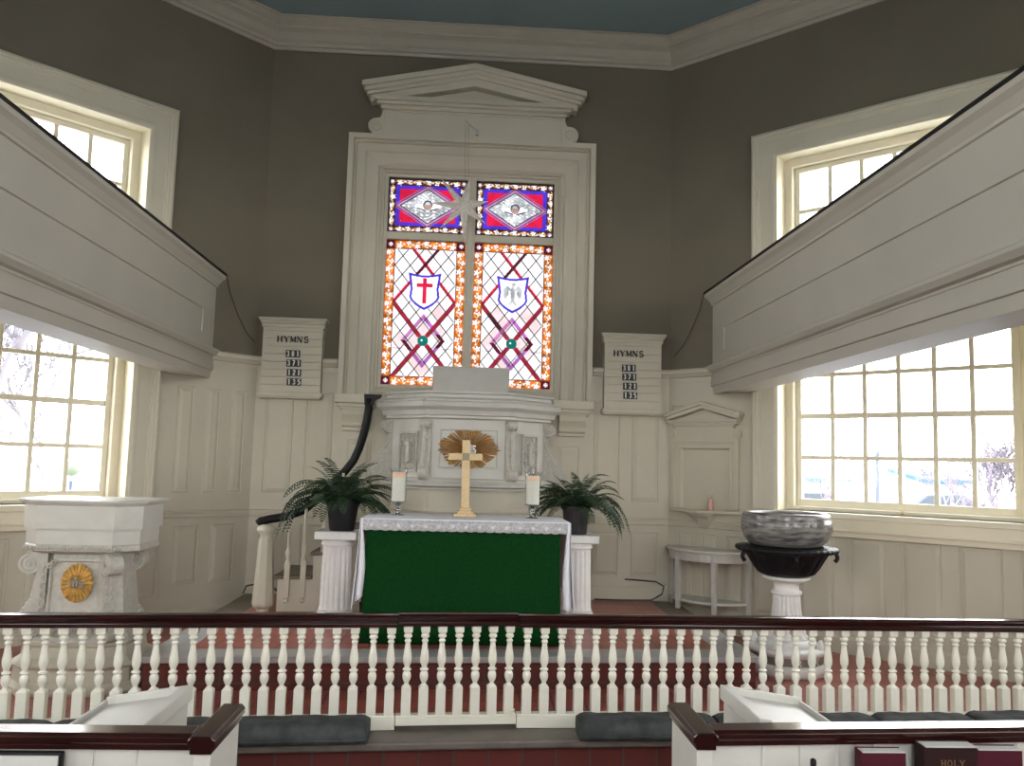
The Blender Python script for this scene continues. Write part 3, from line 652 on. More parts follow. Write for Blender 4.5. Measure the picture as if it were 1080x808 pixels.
# ------------------------------------------------------------------ altar rail
def baluster_mb(x, y, z0, h, w=.027):
    b = MB()
    sq = lambda s_, za, zb, s2=None: b.loft([[(x+sx*s_, y+sy*s_, z0+h*za) for sx, sy in ((-1, -1), (1, -1), (1, 1), (-1, 1))], [(x+sx*(s2 or s_), y+sy*(s2 or s_), z0+h*zb) for sx, sy in ((-1, -1), (1, -1), (1, 1), (-1, 1))]])
    sq(w, 0, .30); sq(w, .30, .325, w*.62)
    prof = [(.62, .318), (.70, .325), (.50, .335), (.40, .345), (.62, .37), (.86, .40), (.92, .43), (.84, .46), (.52, .485), (.88, .492), (.92, .502), (.88, .512), (.50, .52), (.60, .545), (.86, .58), (.94, .62), (.86, .67), (.68, .73), (.56, .78), (.52, .81), (.70, .815), (.72, .825), (.70, .835), (.50, .84), (.52, .855), (.84, .865), (.90, .88), (.84, .893), (.58, .905), (.52, .915)]
    b.lathe([(r*w, t*h) for r, t in prof], (x, y, z0), 14)
    sq(w*.55, .905, .935, w*.95); sq(w*.95, .935, 1.0)
    return b
HPROF = [(-.044, .815), (-.044, .838), (-.036, .846), (-.048, .856), (-.050, .872), (-.040, .883), (-.014, .888), (.014, .888), (.040, .883), (.050, .872), (.048, .856), (.036, .846), (.044, .838), (.044, .815)]
def rail_section(label, xs, xa, xb, yf, dz=0, foot=(.2525, .33), gate=False, posts=True):
    r = empty('altar_rail', (xa, yf(xa), .2525), label, 'railing')
    b = MB(); n = len(HPROF)
    dx, dy = xb-xa, yf(xb)-yf(xa); L = math.hypot(dx, dy); nx, ny = -dy/L, dx/L
    b.loft([[(xa+nx*t, yf(xa)+ny*t, z+dz) for t, z in HPROF], [(xb+nx*t, yf(xb)+ny*t, z+dz) for t, z in HPROF]])
    b.build('handrail', M['mahogany'], r, bevel=.003)
    b = MB()
    for (w_, z0, z1) in ((.034, .275 if gate else .2525, .318), (.028, .318, .33)):
        b.loft([[(xa+nx*t, yf(xa)+ny*t, z) for t, z in ((-w_, z0), (-w_, z1), (w_, z1), (w_, z0))], [(xb+nx*t, yf(xb)+ny*t, z) for t, z in ((-w_, z0), (-w_, z1), (w_, z1), (w_, z0))]])
    b.build('bottom_rail', M['rail_white'], r, bevel=.003)
    proto = None
    for x in xs:
        if proto is None:
            proto = baluster_mb(0, 0, 0, .815+dz-.33).build('baluster', M['rail_white'], bevel=.002, seg=1)
            o = proto
        else: o = proto.copy(); COL.objects.link(o)
        o.parent = r; o.location = (x-xa, yf(x)-yf(xa), .33-.2525); o.rotation_euler = (0, 0, math.atan2(dy, dx))
    return r
GA, GB = -.338, .346
left_x = [-.376, -.475, -.579, -.679, -.777, -.873, -.969, -1.064, -1.161, -1.257, -1.354, -1.451, -1.548, -1.645, -1.74, -1.835, -1.929, -2.024, -2.119, -2.212, -2.304, -2.396, -2.488, -2.58, -2.672, -2.764, -2.856]
rail_section('left run of the white baluster altar rail, in front of the carved reading desk', left_x, -2.98, GA-.004, railY)
gx = [-.282+.0973*i for i in range(7)]
gate = rail_section('centre gate of the altar rail with slightly raised mahogany handrail, before the green altar front', gx, GA, GB, railY, dz=.007, gate=True)
gate.name = 'altar_rail_gate'; gate['category'] = 'gate'
b = MB(); b.box(.320, .335, railY(.31)-.045, railY(.31)-.03, .31, .345); b.lathe([(.001, 0), (.010, .004), (.012, .012), (.006, .02), (.001, .026)], (.3275, railY(.31)-.0375, .345), 10)
b.build('latch', M['rail_white'], gate)
right_x = [.406+.1008*i for i in range(34)]
rail_section('right run of the white baluster altar rail, in front of the stone font', right_x, GB+.004, 3.75, railY)

# ------------------------------------------------------------------ kneeling cushions on the grey tread
def cushion(x0, x1, lab, h=.115, d=.235, seed=0, dy=0):
    rr = random.Random(seed); n, m_ = 28, 8; rings = []
    ang = math.atan2(railY((x0+x1)/2+.3)-railY((x0+x1)/2-.3), .6)
    for i in range(n+1):
        t = i/n; x = x0+(x1-x0)*t; e = min(1, min(t, 1-t)*14)**.4
        R = []
        for k in range(20):
            a = 2*pi*k/20; c, s_ = cos(a), sin(a)
            ex = math.copysign(abs(c)**.45, c); ez = math.copysign(abs(s_)**.6, s_)
            top = (.5+.5*ez); wr = .0022*sin(x*23+seed)*top+.0015*sin(x*51+c*4)*top
            y = -d/2*ex*(.93+.07*e)
            R.append((x, railY(x)-.19-y*1.0+dy, .251+h*top*(.86+.14*e)+wr*e+.002*top*sin(c*6+x*9)))
        rings.append(R)
    o = empty('kneeling_cushion', ((x0+x1)/2, railY((x0+x1)/2)-.19, .251), lab, 'cushion', 'kneeling cushions along the altar rail')
    MB().loft(rings, sm=True).build('pad', M['cushion'], o)
    # piped edge
    p = []
    for i in range(41):
        x = x0+(x1-x0)*i/40; p.append((x, railY(x)-.19-d/2-.001+dy, .251+h*.30+.002*sin(x*15+seed)))
    MB().tube(p, .0045, 6).build('piping', M['cushion'], o)
cushion(-1.225, -.465, 'grey suede kneeling cushion left of the gate with its right end showing', seed=1)
cushion(-2.08, -1.245, 'grey kneeling cushion half hidden behind the left sloping book rest', seed=2)
cushion(-2.95, -2.10, 'grey kneeling cushion at the far left end of the altar rail', seed=3)
cushion(.685, 1.46, 'grey suede kneeling cushion right of the gate, its left end showing', seed=4)
cushion(1.48, 2.42, 'wrinkled grey kneeling cushion behind the right sloping book rest', seed=5)
cushion(2.44, 3.00, 'pale-sheened grey kneeling cushion above the maroon books on the right', seed=6)
cushion(3.02, 3.75, 'grey kneeling cushion at the far right end of the altar rail', seed=7, h=.125)

# ------------------------------------------------------------------ stroke lettering
def strokes(b, ch, x, z, h, w, d, put, serif=True, t=.14):
    "slab letters out of bars; put(x,z,d) places a point"
    tt = h*t; th = h*.10
    def bar(a, c, wd):
        vx, vz = c[0]-a[0], c[1]-a[1]; L = math.hypot(vx, vz) or 1; nx, nz = -vz/L*wd/2, vx/L*wd/2
        P = [(a[0]+nx, a[1]+nz), (c[0]+nx, c[1]+nz), (c[0]-nx, c[1]-nz), (a[0]-nx, a[1]-nz)]
        b.add([put(x+p[0], z+p[1], 0) for p in P]+[put(x+p[0], z+p[1], d) for p in P], [(0, 1, 2, 3), (7, 6, 5, 4), (0, 4, 5, 1), (1, 5, 6, 2), (2, 6, 7, 3), (3, 7, 4, 0)])
    def ser(px, pz, k=.13): 
        if serif: bar((px-w*k*1.2, pz), (px+w*k*1.2, pz), th)
    T = th/2
    if ch == 'H':
        for px in (w*.18, w*.82): bar((px, 0), (px, h), tt); ser(px, T); ser(px, h-T)
        bar((w*.18, h*.5), (w*.82, h*.5), th)
    elif ch == 'Y': bar((w*.5, 0), (w*.5, h*.48), tt); bar((w*.5, h*.45), (w*.12, h), tt); bar((w*.5, h*.45), (w*.88, h), th); ser(w*.5, T); ser(w*.12, h-T); ser(w*.88, h-T)
    elif ch == 'M': bar((w*.12, 0), (w*.12, h), th); bar((w*.88, 0), (w*.88, h), tt); bar((w*.12, h), (w*.5, h*.1), tt); bar((w*.5, h*.1), (w*.88, h), th); ser(w*.12, T); ser(w*.88, T); ser(w*.1, h-T, .08); ser(w*.9, h-T, .08)
    elif ch == 'N': bar((w*.15, 0), (w*.15, h), th); bar((w*.85, 0), (w*.85, h), th); bar((w*.15, h), (w*.85, 0), tt); ser(w*.15, T); ser(w*.1, h-T, .1); ser(w*.85, h-T)
    elif ch in 'SOCU':
        if ch == 'S': pts = [(w*.5+w*.3*cos(a), h*.74+h*.24*sin(a)) for a in [rad(k) for k in range(20, 271, 25)]]+[(w*.5+w*.32*cos(a), h*.26+h*.25*sin(a)) for a in [rad(k) for k in range(90, -171, -26)]]
        if ch == 'O': pts = [(w*.5+w*.38*cos(rad(k)), h*.5+h*.47*sin(rad(k))) for k in range(0, 361, 24)]
        if ch == 'C': pts = [(w*.5+w*.38*cos(rad(k)), h*.5+h*.47*sin(rad(k))) for k in range(45, 316, 27)]
        if ch == 'U': pts = [(w*.18, h)]+[(w*.5+w*.32*cos(rad(k)), h*.32+h*.30*sin(rad(k))) for k in range(180, 361, 20)]+[(w*.82, h)]
        for p, r_ in zip(pts, pts[1:]): bar(p, r_, tt*.85)
    elif ch == 'I': bar((w*.5, 0), (w*.5, h), tt); ser(w*.5, T); ser(w*.5, h-T)
    elif ch == 'L': bar((w*.25, 0), (w*.25, h), tt); bar((w*.25, T), (w*.85, T), th); bar((w*.85, 0), (w*.85, h*.2), th); ser(w*.25, h-T)
    elif ch == 'E': bar((w*.2, 0), (w*.2, h), tt); [bar((w*.2, q_), (w*.8, q_), th*1.3) for q_ in (T, h*.5, h-T)]
    elif ch == 'R': bar((w*.2, 0), (w*.2, h), tt); pts = [(w*.2, h-T), (w*.6, h-T), (w*.78, h*.85), (w*.78, h*.65), (w*.6, h*.5), (w*.2, h*.5)]; [bar(p, r_, th*1.4) for p, r_ in zip(pts, pts[1:])]; bar((w*.5, h*.5), (w*.85, 0), tt)
    elif ch == 'T': bar((w*.5, 0), (w*.5, h), tt); bar((w*.1, h-T), (w*.9, h-T), th*1.4)
    elif ch == '1': bar((w*.52, 0), (w*.52, h), tt*1.2); bar((w*.52, h), (w*.3, h*.82), tt)
    elif ch == '2': pts = [(w*.2, h*.75), (w*.3, h*.93), (w*.55, h*.97), (w*.78, h*.85), (w*.78, h*.62), (w*.2, h*.06), (w*.82, h*.06)]; [bar(p, r_, tt) for p, r_ in zip(pts, pts[1:])]
    elif ch == '3': pts = [(w*.2, h*.84), (w*.4, h*.96), (w*.7, h*.9), (w*.74, h*.65), (w*.45, h*.53), (w*.76, h*.4), (w*.76, h*.15), (w*.5, h*.04), (w*.2, h*.14)]; [bar(p, r_, tt) for p, r_ in zip(pts, pts[1:])]
    elif ch == '5': pts = [(w*.78, h*.95), (w*.28, h*.95), (w*.24, h*.56), (w*.6, h*.6), (w*.8, h*.4), (w*.76, h*.14), (w*.5, h*.04), (w*.2, h*.12)]; [bar(p, r_, tt) for p, r_ in zip(pts, pts[1:])]
    elif ch == '7': pts = [(w*.18, h*.95), (w*.8, h*.95), (w*.4, 0)]; [bar(p, r_, tt) for p, r_ in zip(pts, pts[1:])]
    elif ch == '8':
        for cz_, rz_ in ((.74, .22), (.27, .23)):
            pts = [(w*.5+w*.26*cos(rad(k)), h*cz_+h*rz_*sin(rad(k))) for k in range(0, 361, 30)]; [bar(p, r_, tt) for p, r_ in zip(pts, pts[1:])]
    return b
def text(b, s_, x, z, h, w, d, put, **k):
    for i, c in enumerate(s_): strokes(b, c, x+i*w*1.12, z, h, w, d, put, **k)
    return b

# ------------------------------------------------------------------ hymn boards
def hymn_board(x0, x1, z0, z1, hx, hz, rows, lab):
    o = empty('hymn_board', ((x0+x1)/2, 8.29, z0), lab, 'hymn board', 'hymn boards beside the altar window')
    b = MB(FW); b.box(x0+.02, x1-.02, .07, .10, z0+.05, z1-.03); b.box(x0+.02, x0+.05, 0, .105, z0+.05, z1-.04); b.box(x1-.05, x1-.02, 0, .105, z0+.05, z1-.04)
    b.build('board', M['paint'], o, bevel=.002)
    n = 10; hh = (z1-.12-(z0+.06))/8
    for k in range(9):
        z = z0+.055+k*hh
        if z > z1-.10: break
        b = MB(FW); b.prism([(.098, z), (.110, z), (.112, z+.004), (.108, z+.008), (.106, z+hh*.95), (.098, z+hh*.95)], x0+.02, x1-.02, 'cxy'); b.build('slat', M['paint'], o)
    b = MB(FW)
    for e, d, a, c in ((0, .16, z1-.02, z1), (.008, .15, z1-.035, z1-.02), (.018, .135, z1-.055, z1-.035), (.026, .12, z1-.09, z1-.055)): b.box(x0+e-.02, x1-e+.02, 0, d, a, c)
    b.build('cornice', M['paint'], o, bevel=.005)
    b = MB(FW); b.box(x0, x1, 0, .15, z0+.015, z0+.055); b.box(x0+.015, x1-.015, 0, .13, z0, z0+.015); b.build('shelf', M['paint'], o, bevel=.005)
    put = lambda x, z, d: FW(x, .107+d, z)
    b = MB(); text(b, 'HYMNS', hx, hz, .058, .056, .008, put, t=.26); b.build('lettering', M['letterblack'], o)
    for r, (num, nx, nz) in enumerate(rows):
        for k, c in enumerate(num):
            xa = nx+k*.046
            cd = MB(FW).box(xa, xa+.0445, .110, .118, nz, nz+.068).build('number_card', M['letterblack'], o)
            strokes(MB(), c, xa+.006, nz+.010, .050, .033, .002, lambda x, z, d: FW(x, .1181+d, z), serif=False, t=.20).build('digit', M['letterwhite'], cd)
            ch = cd.children[0] if cd.children else None
hymn_board(-1.985, -1.375, 2.325, 3.10, -1.83, 2.868, [('381', -1.738, 2.722), ('371', -1.727, 2.632), ('121', -1.719, 2.540), ('135', -1.715, 2.450)], 'white slatted hymn board left of the window, nearest the dark handrail and stairs')
hymn_board(1.335, 1.94, 2.265, 3.065, 1.440, 2.840, [('381', 1.527, 2.690), ('371', 1.533, 2.603), ('121', 1.541, 2.512), ('135', 1.545, 2.422)], 'white slatted hymn board right of the window, nearest the pedimented niche')

# ------------------------------------------------------------------ pulpit over the altar
PX, PY = .04, 7.42
pul = empty('pulpit', (PX, PY+.4, .47), 'tall white carved pulpit with gilt sunburst standing behind the altar', 'pulpit')
def half_oct(hw, yf, hs, ys, yb=8.18): return [(PX-hw, yf), (PX+hw, yf), (PX+hs, ys), (PX+hs, yb), (PX-hs, yb), (PX-hs, ys)]
def slab(b, poly, z0, z1): return b.prism(poly, z0, z1)
def moulded(prof, base, name, m=M['carved'], bev=.004):
    "stack of offset outlines; prof = [(outset, z)]"
    hw, yf, hs, ys = base; rings = []
    for o_, z in prof:
        k = o_*.41
        rings.append([(x, y, z) for x, y in half_oct(hw+k, yf-o_, hs+o_, ys-k*1.0)])
    return MB().loft(rings).build(name, m, pul, bevel=bev)
CB = (.355, 7.34, .73, 7.70)
moulded([(-.02, 1.585), (-.02, 2.13)], CB, 'body', M['white'], 0)
moulded([(0, 2.13), (.02, 2.14), (.02, 2.16), (.05, 2.165), (.055, 2.19), (.06, 2.205), (.10, 2.235), (.105, 2.275), (.085, 2.28), (.08, 2.285)], CB, 'cornice', M['white'], 0)
moulded([(.055, 2.28), (.055, 2.30), (.02, 2.32), (.02, 2.345), (.045, 2.355), (.045, 2.37), (-.02, 2.372)], CB, 'parapet_cap', M['white'], 0)
moulded([(0, 1.52), (.0, 1.535), (.05, 1.55), (.055, 1.575), (.03, 1.59), (.02, 1.61), (0, 1.62), (-.02, 1.62)], CB, 'lower_moulding', M['white'], 0)
moulded([(-.05, .80), (-.05, 1.31), (-.04, 1.33), (-.05, 1.36), (-.05, 1.53)], CB, 'base', M['paint'], 0)
b = MB(); b.prism(half_oct(.20, 7.62, .42, 7.86), .472, .82); b.build('pedestal', M['paint'], pul, bevel=.01)
# sloping book desk
b = MB(); b.add([(PX-.325, 7.36, 2.372), (PX+.335, 7.36, 2.372), (PX+.335, 7.62, 2.372), (PX-.325, 7.62, 2.372), (PX-.335, 7.44, 2.60), (PX+.345, 7.44, 2.60), (PX+.345, 7.47, 2.60), (PX-.335, 7.47, 2.60)],
    [(3, 2, 1, 0), (0, 1, 5, 4), (4, 5, 6, 7), (6, 2, 3, 7), (1, 2, 6, 5), (0, 4, 7, 3)]); b.build('book_desk', M['white'], pul, bevel=.006)
# front panel frame
b = MB(); P_ = lambda x, z, d: (x, CB[1]+.02-d, z)
b.mould([(PX-.262, 1.70), (PX-.252, 2.05), (PX+.262, 2.05), (PX+.262, 1.70)], [(0, .0), (0, .012), (-.010, .014), (-.018, .004), (-.018, 0)], P_, closed=True)
b.build('panel_frame', M['white'], pul)
b = MB(); b.box(PX-.25, PX+.25, CB[1]+.012, CB[1]+.03, 1.71, 2.04); 
# sunburst
sb = MB(); rnd = random.Random(7); N_ = 72; SC = (.045, CB[1]-.004, 1.875)
for k in range(N_):
    a = 2*pi*(k+.5)/N_; rx = (.262+rnd.uniform(-.03, .012)); rz = (.168+rnd.uniform(-.018, .006)); da = 2*pi/N_*.46
    c, s_ = cos(a), sin(a)
    A = [(SC[0]+.05*cos(a-da), SC[1]-.002, SC[2]+.045*sin(a-da)), (SC[0]+rx*cos(a-da*.75), SC[1]+.008, SC[2]+rz*sin(a-da*.75)), (SC[0]+rx*1.03*c, SC[1]+.005, SC[2]+rz*1.03*s_), (SC[0]+rx*cos(a+da*.75), SC[1]+.008, SC[2]+rz*sin(a+da*.75)), (SC[0]+.05*cos(a+da), SC[1]-.002, SC[2]+.045*sin(a+da)), (SC[0]+.05*c, SC[1]-.018, SC[2]+.045*s_), (SC[0]+rx*.97*c, SC[1]-.006, SC[2]+rz*.97*s_)]
    sb.add(A, [(0, 1, 6, 5), (1, 2, 6), (2, 3, 6), (3, 4, 5, 6)])
    Bk = [(p[0], SC[1]+.014, p[2]) for p in A[:5]]; sb.add(Bk, [(0, 1, 2, 3, 4)])
sb.lathe([(.001, 0), (.06, 0), (.06, .016), (.001, .03)], (0, 0, 0), 24) if False else None
sun = sb.build('sunburst', M['gold'], pul)
put = lambda x, z, d: (x, SC[1]-.020-d, z)
b = MB(); text(b, 'IHS', SC[0]-.070, SC[2]-.032, .062, .042, .012, put, t=.2); b.build('monogram', M['silver'], sun)
# S-scroll brackets at the corners
def s_bracket(h, w_top, w_bot, th, r1, r2):
    """bracket in its own plane: a = outwards, z = up, foot at z=0; returns MB builder in local coords (a, t, z)"""
    pts = []
    c1 = (w_top-r1, h-r1); c2 = (w_bot-r2, r2)
    pts += [(0, h), (c1[0], h)]+[(c1[0]+r1*sin(rad(k)), c1[1]+r1*cos(rad(k))) for k in range(15, 196, 15)]
    p0 = pts[-1]; p3 = (c2[0]+r2*.35, c2[1]+r2*.94)
    for k in range(1, 9):
        t = k/9; x = p0[0]*(1-t)**3+3*(p0[0]-.015)*(1-t)**2*t+3*(p3[0]-.05)*(1-t)*t*t+p3[0]*t**3
        z = p0[1]*(1-t)**3+3*(p0[1]-h*.22)*(1-t)**2*t+3*(p3[1]+h*.16)*(1-t)*t*t+p3[1]*t**3; pts.append((x, z))
    pts += [(c2[0]+r2*cos(rad(k)), c2[1]+r2*sin(rad(k))) for k in range(70, -91, -16)]+[(0, 0)]
    return pts, c1, c2
def put_bracket(parent, org, ang, h, w_top, w_bot, th, r1, r2, m, name='scroll_bracket', beads=True):
    ca, sa = cos(ang), sin(ang)
    T = lambda a, t, z: (org[0]+a*ca-t*sa, org[1]+a*sa+t*ca, org[2]+z)
    pts, c1, c2 = s_bracket(h, w_top, w_bot, th, r1, r2)
    b = MB(T); b.prism(pts, -th/2, th/2, 'xcy')
    for sd in (-1, 1):
        for c, r, dr in ((c1, r1, 1), (c2, r2, -1)):
            sp = [(c[0]+r*.84*(1-t*.85)*cos(rad(90)-dr*t*10), sd*th/2, c[1]+r*.84*(1-t*.85)*sin(rad(90)-dr*t*10)) for t in [k/36 for k in range(37)]]
            b.tube(sp, .006, 6)
            b.tube([(c[0], sd*(th/2-.004), c[1]), (c[0], sd*(th/2+.012), c[1])], .012, 8)
    o = b.build(name, m, parent, bevel=.003)
    if beads:
        e = MB(T); edge = pts[9:25]
        for k in range(len(edge)-1):
            for f_ in (0, .5):
                x = edge[k][0]*(1-f_)+edge[k+1][0]*f_; z = edge[k][1]*(1-f_)+edge[k+1][1]*f_
                e.lathe([(.001, -.012), (.014, -.006), (.014, .006), (.001, .012)], (x, 0, z), 8)
        e.build('bead_string', m, o)
    return o
for sg in (-1, 1):
    bx = PX+sg*(CB[0]-.0); put_bracket(pul, (bx, CB[1]+.03, 1.60), -pi/2+sg*rad(22), .53, .085, .105, .085, .045, .055, M['carved'])
    bx = PX+sg*(CB[2]-.03); put_bracket(pul, (bx, CB[3]+.02, 1.60), -pi/2+sg*rad(68), .53, .09, .20, .085, .06, .075, M['carved'])
    # carved panel on the splayed side
    A = Vector((PX+sg*(CB[0]+(.02 if sg < 0 else .055)), CB[1]+.055-.02, 0)); B_ = Vector((PX+sg*(CB[2]-.07), CB[3]-.065-.02, 0)); dv = (B_-A); nv = Vector((sg*dv.y*sg, -dv.x*sg, 0)); nv = Vector((dv.y, -dv.x, 0))*(1 if sg > 0 else -1); nv.normalize()
    if nv.y > 0: nv = -nv
    pl = lambda x, z, d, A=A, dv=dv, nv=nv: (A.x+dv.x*x+nv.x*d, A.y+dv.y*x+nv.y*d, z)
    b = MB()
    path = [(.22, 1.66), (.22, 2.02), (.78, 2.02), (.78, 1.66)]
    b.mould([(x, z) for x, z in path], [(0, 0), (0, .022), (-.02, .024), (-.03, .012), (-.03, .0)], pl, closed=True)
    rr = random.Random(11)
    for k in range(70):   # leafy carving round a smooth centre strip
        x, z = rr.uniform(.27, .73), rr.uniform(1.68, 2.00)
        if abs(x-.5) < .10 and 1.73 < z < 1.95: continue
        a0 = rr.uniform(0, 6.28); pa = [pl(x+.05*cos(a0+t*3)*(1-t*.7), z+.022*sin(a0+t*3)*(1-t*.7), .010) for t in [q_/6 for q_ in range(7)]]
        b.tube(pa, .0055, 5)
    b.loft([[pl(.44, 1.74, 0), pl(.56, 1.74, 0), pl(.56, 1.94, 0), pl(.44, 1.94, 0)], [pl(.455, 1.75, .03), pl(.545, 1.75, .03), pl(.545, 1.93, .03), pl(.455, 1.93, .03)]])
    b.build('carved_panel', M['carved'], pul)

# ------------------------------------------------------------------ pulpit stair
st = empty('pulpit_stair', (-1.30, 7.40, .47), 'narrow white stair with a dark sweeping handrail rising to the pulpit at left', 'stairs')
# newel
b = MB(); nx, ny = -1.645, 7.36
b.lathe([(.055, 0), (.055, .02), (.085, .04), (.092, .06), (.092, .075), (.060, .60), (.058, .61)], (nx, ny, .471), 8, sm=False)
b.lathe([(.050, .60), (.058, .605), (.052, .62), (.055, .635), (.080, .665), (.082, .685), (.065, .71), (.04, .72)], (nx, ny, .471), 20)
b.build('newel_post', M['paint'], st)
hp = [(-1.72, 7.36, 1.195), (-1.70, 7.36, 1.215), (-1.62, 7.37, 1.235), (-1.50, 7.40, 1.255), (-1.36, 7.44, 1.31), (-1.24, 7.49, 1.42), (-1.13, 7.53, 1.55), (-1.03, 7.55, 1.66), (-.965, 7.55, 1.75), (-.92, 7.54, 1.86), (-.885, 7.53, 1.98), (-.862, 7.52, 2.10), (-.850, 7.51, 2.20), (-.845, 7.50, 2.30)]
MB().tube(hp, .040, 12, flat=.9).build('handrail', M['black'], st)
b = MB(); b.prism([(-.89, 2.335), (-.735, 2.335), (-.75, 2.305), (-.79, 2.285), (-.805, 2.24), (-.885, 2.24)], 7.47, 7.53, 'xcy'); b.build('handrail_end', M['black'], st, bevel=.004)
def spindle(x, y, z0, z1):
    b = MB(); h = z1-z0
    b.lathe([(.001, -.055), (.014, -.05), (.020, -.038), (.014, -.026), (.010, -.02), (.016, -.014), (.016, 0)], (x, y, z0), 12)
    b.loft([[(x+a*.022, y+c*.022, z) for a, c in ((-1, -1), (1, -1), (1, 1), (-1, 1))] for z in (z0, z0+h*.42)])
    b.lathe([(.022, .42), (.024, .43), (.013, .445), (.014, .47), (.022, .52), (.023, .55), (.015, .60), (.011, .63), (.018, .64), (.018, .65), (.010, .66), (.013, .72), (.015, .8), (.011, 1.0)], (x, y, z0), 12) if False else b.lathe([(r, t*h) for r, t in ((.022, .42), (.024, .43), (.013, .445), (.014, .47), (.022, .52), (.023, .55), (.015, .60), (.011, .63), (.018, .64), (.018, .65), (.010, .66), (.013, .72), (.015, .8), (.011, 1.0))], (x, y, z0), 12)
    return b.build('baluster', M['paint'], st)
spindle(-1.445, 7.30, .60, 1.26); spindle(-1.315, 7.32, .60, 1.33); spindle(-1.155, 7.33, .80, 1.50); spindle(-1.02, 7.34, .95, 1.64)
# stringer wall and treads curving up to the right
b = MB(); b.prism([(-1.53, .471), (-1.53, .745), (-1.24, .745), (-1.24, .945), (-1.02, .945), (-1.02, 1.15), (-.84, 1.15), (-.84, .471)], 7.335, 7.365, 'xcy'); b.build('stringer', M['paint'], st, bevel=.004)
b = MB(); b.add([(-1.53, 7.34, .471), (-1.53, 7.34, .745), (-1.62, 7.86, .745), (-1.62, 7.86, .471), (-1.50, 7.34, .471), (-1.50, 7.34, .745), (-1.59, 7.86, .745), (-1.59, 7.86, .471)], [(0, 1, 2, 3), (7, 6, 5, 4), (0, 4, 5, 1), (1, 5, 6, 2), (2, 6, 7, 3), (3, 7, 4, 0)]); b.build('riser_board', M['paint'], st)
for k, (x0, x1, z) in enumerate(((-1.56, -1.24, .745), (-1.26, -1.02, .945), (-1.04, -.82, 1.15))):
    MB().box(x0, x1, 7.30, 8.05, z, z+.028).build('tread', M['oldwood'], st, bevel=.005)
    if k: MB().box(x0+.02, x0+.035, 7.365, 8.03, z-.18, z).build('riser', M['paint'], st)

# ------------------------------------------------------------------ altar, cloths
AX0, AX1, AY0, AY1, AZ = -.672, .742, 6.12, 6.72, 1.335
al = empty('altar_table', (.03, 6.4, .471), 'dark wooden altar table under the white linen cloth', 'altar')
MB().box(AX0, AX1, AY0, AY1, AZ-.05, AZ).build('table_top', M['oldwood'], al, bevel=.004)
for x in (AX0+.04, AX1-.11):
    for y in (AY0+.03, AY1-.10): MB().box(x, x+.07, y, y+.07, .471, AZ-.05).build('leg', M['oldwood'], al, bevel=.004)
b = MB(); b.box(AX0+.05, AX1-.05, AY0+.04, AY0+.06, AZ-.16, AZ-.05); b.box(AX0+.05, AX1-.05, AY1-.06, AY1-.04, AZ-.16, AZ-.05); b.build('apron', M['oldwood'], al)
cl = empty('altar_cloth', (.03, 6.4, AZ), 'white linen cloth with lace edge draped over the altar', 'cloth')
b = MB(); nx_, ny_ = 40, 10; rings = []
b.box(AX0-.035, AX1+.035, AY0-.035, AY1+.03, AZ+.001, AZ+.013); b.build('linen_top', M['linen'], cl, bevel=.010, seg=3)
# lace band at the front, scalloped
n = 240; V = []
for i in range(n+1):
    x = AX0-.030+(AX1-AX0+.06)*i/n; sc = .006*abs(sin(i/n*pi*22)); wv = .003*sin(x*17)
    V.append([(x, AY0-.038+wv*.5, AZ+.004), (x, AY0-.043+wv, AZ-.03), (x, AY0-.046+wv*1.5, AZ-.066-sc)])
b = MB(); b.loft(V, sm=True, cap=False, closed=False); b.build('lace_edge', M['lace'], cl, solid=.004)
b = MB(); 
for i in range(15):  # raised flower motifs in the lace
    cx = AX0+.04+i*(AX1-AX0-.08)/14
    for k in range(6):
        a = k*pi/3; b.tube([(cx, AY0-.050, AZ-.036), (cx+.014*cos(a), AY0-.052, AZ-.036+.014*sin(a))], .004, 5)
b.build('lace_flowers', M['linen'], cl)
def side_drop(sg):
    V = []; n = 60
    for i in range(n+1):
        t = i/n; y = AY0-.036+t*(AY1-AY0+.05); R = []
        for k in range(13):
            u = k/12; fold = (.028*sin(t*26+1)+.014*sin(t*47))*u
            bot = AZ-.62+.10*t+.03*sin(t*11)
            x = (AX0-.036 if sg < 0 else AX1+.036)+sg*(.004+.018*u*u+.5*fold)
            yy = y+.03*u*sin(t*9)-(.05*u if t < .12 else 0)*(1-t/.12)
            R.append((x, yy, AZ+.008+(bot-AZ-.008)*u))
        V.append(R)
    MB().loft(V, sm=True, cap=False, closed=False).build('side_drop', M['linen'], cl, solid=.004)
side_drop(-1); side_drop(1)
# front corner folds of the cloth
for sg in (-1, 1):
    V = []; xe = AX0-.034 if sg < 0 else AX1+.034
    for k in range(15):
        u = k/14; wdt = .012+.038*min(1, u*1.6) if sg < 0 else .016+.040*min(1, u*1.4)
        z = AZ+.005-(.60+.03*sg)*u
        V.append([(xe+sg*.022*u*u+(-sg)*wdt*0, AY0-.040-.008*u, z), (xe+sg*.022*u*u-sg*wdt*.5, AY0-.052-.012*u, z+.01*u), (xe+sg*.022*u*u-sg*wdt, AY0-.036, z+.035*u)])
    MB().loft(V, sm=True, cap=False, closed=False).build('corner_fold', M['linen'], cl, solid=.003)
V = []; n = 80
for i in range(n+1):
    t = i/n; R = []
    for k in range(11):
        u = k/10; x0 = AX0+.002-.020*u*u; x1 = AX1-.032+.022*u*u
        x = x0+(x1-x0)*t; R.append((x, AY0-.018-.018*u+.005*sin(t*14)*u+.003*sin(t*31+2)*u, AZ-.05-(AZ-.05-.480)*u))
    V.append(R)
tag(MB().loft(V, sm=True, cap=False, closed=False).build('altar_frontal', M['green'], loc=(.03, AY0-.03, .48), solid=.006), 'deep green cloth frontal hanging down the whole altar front', 'altar frontal')

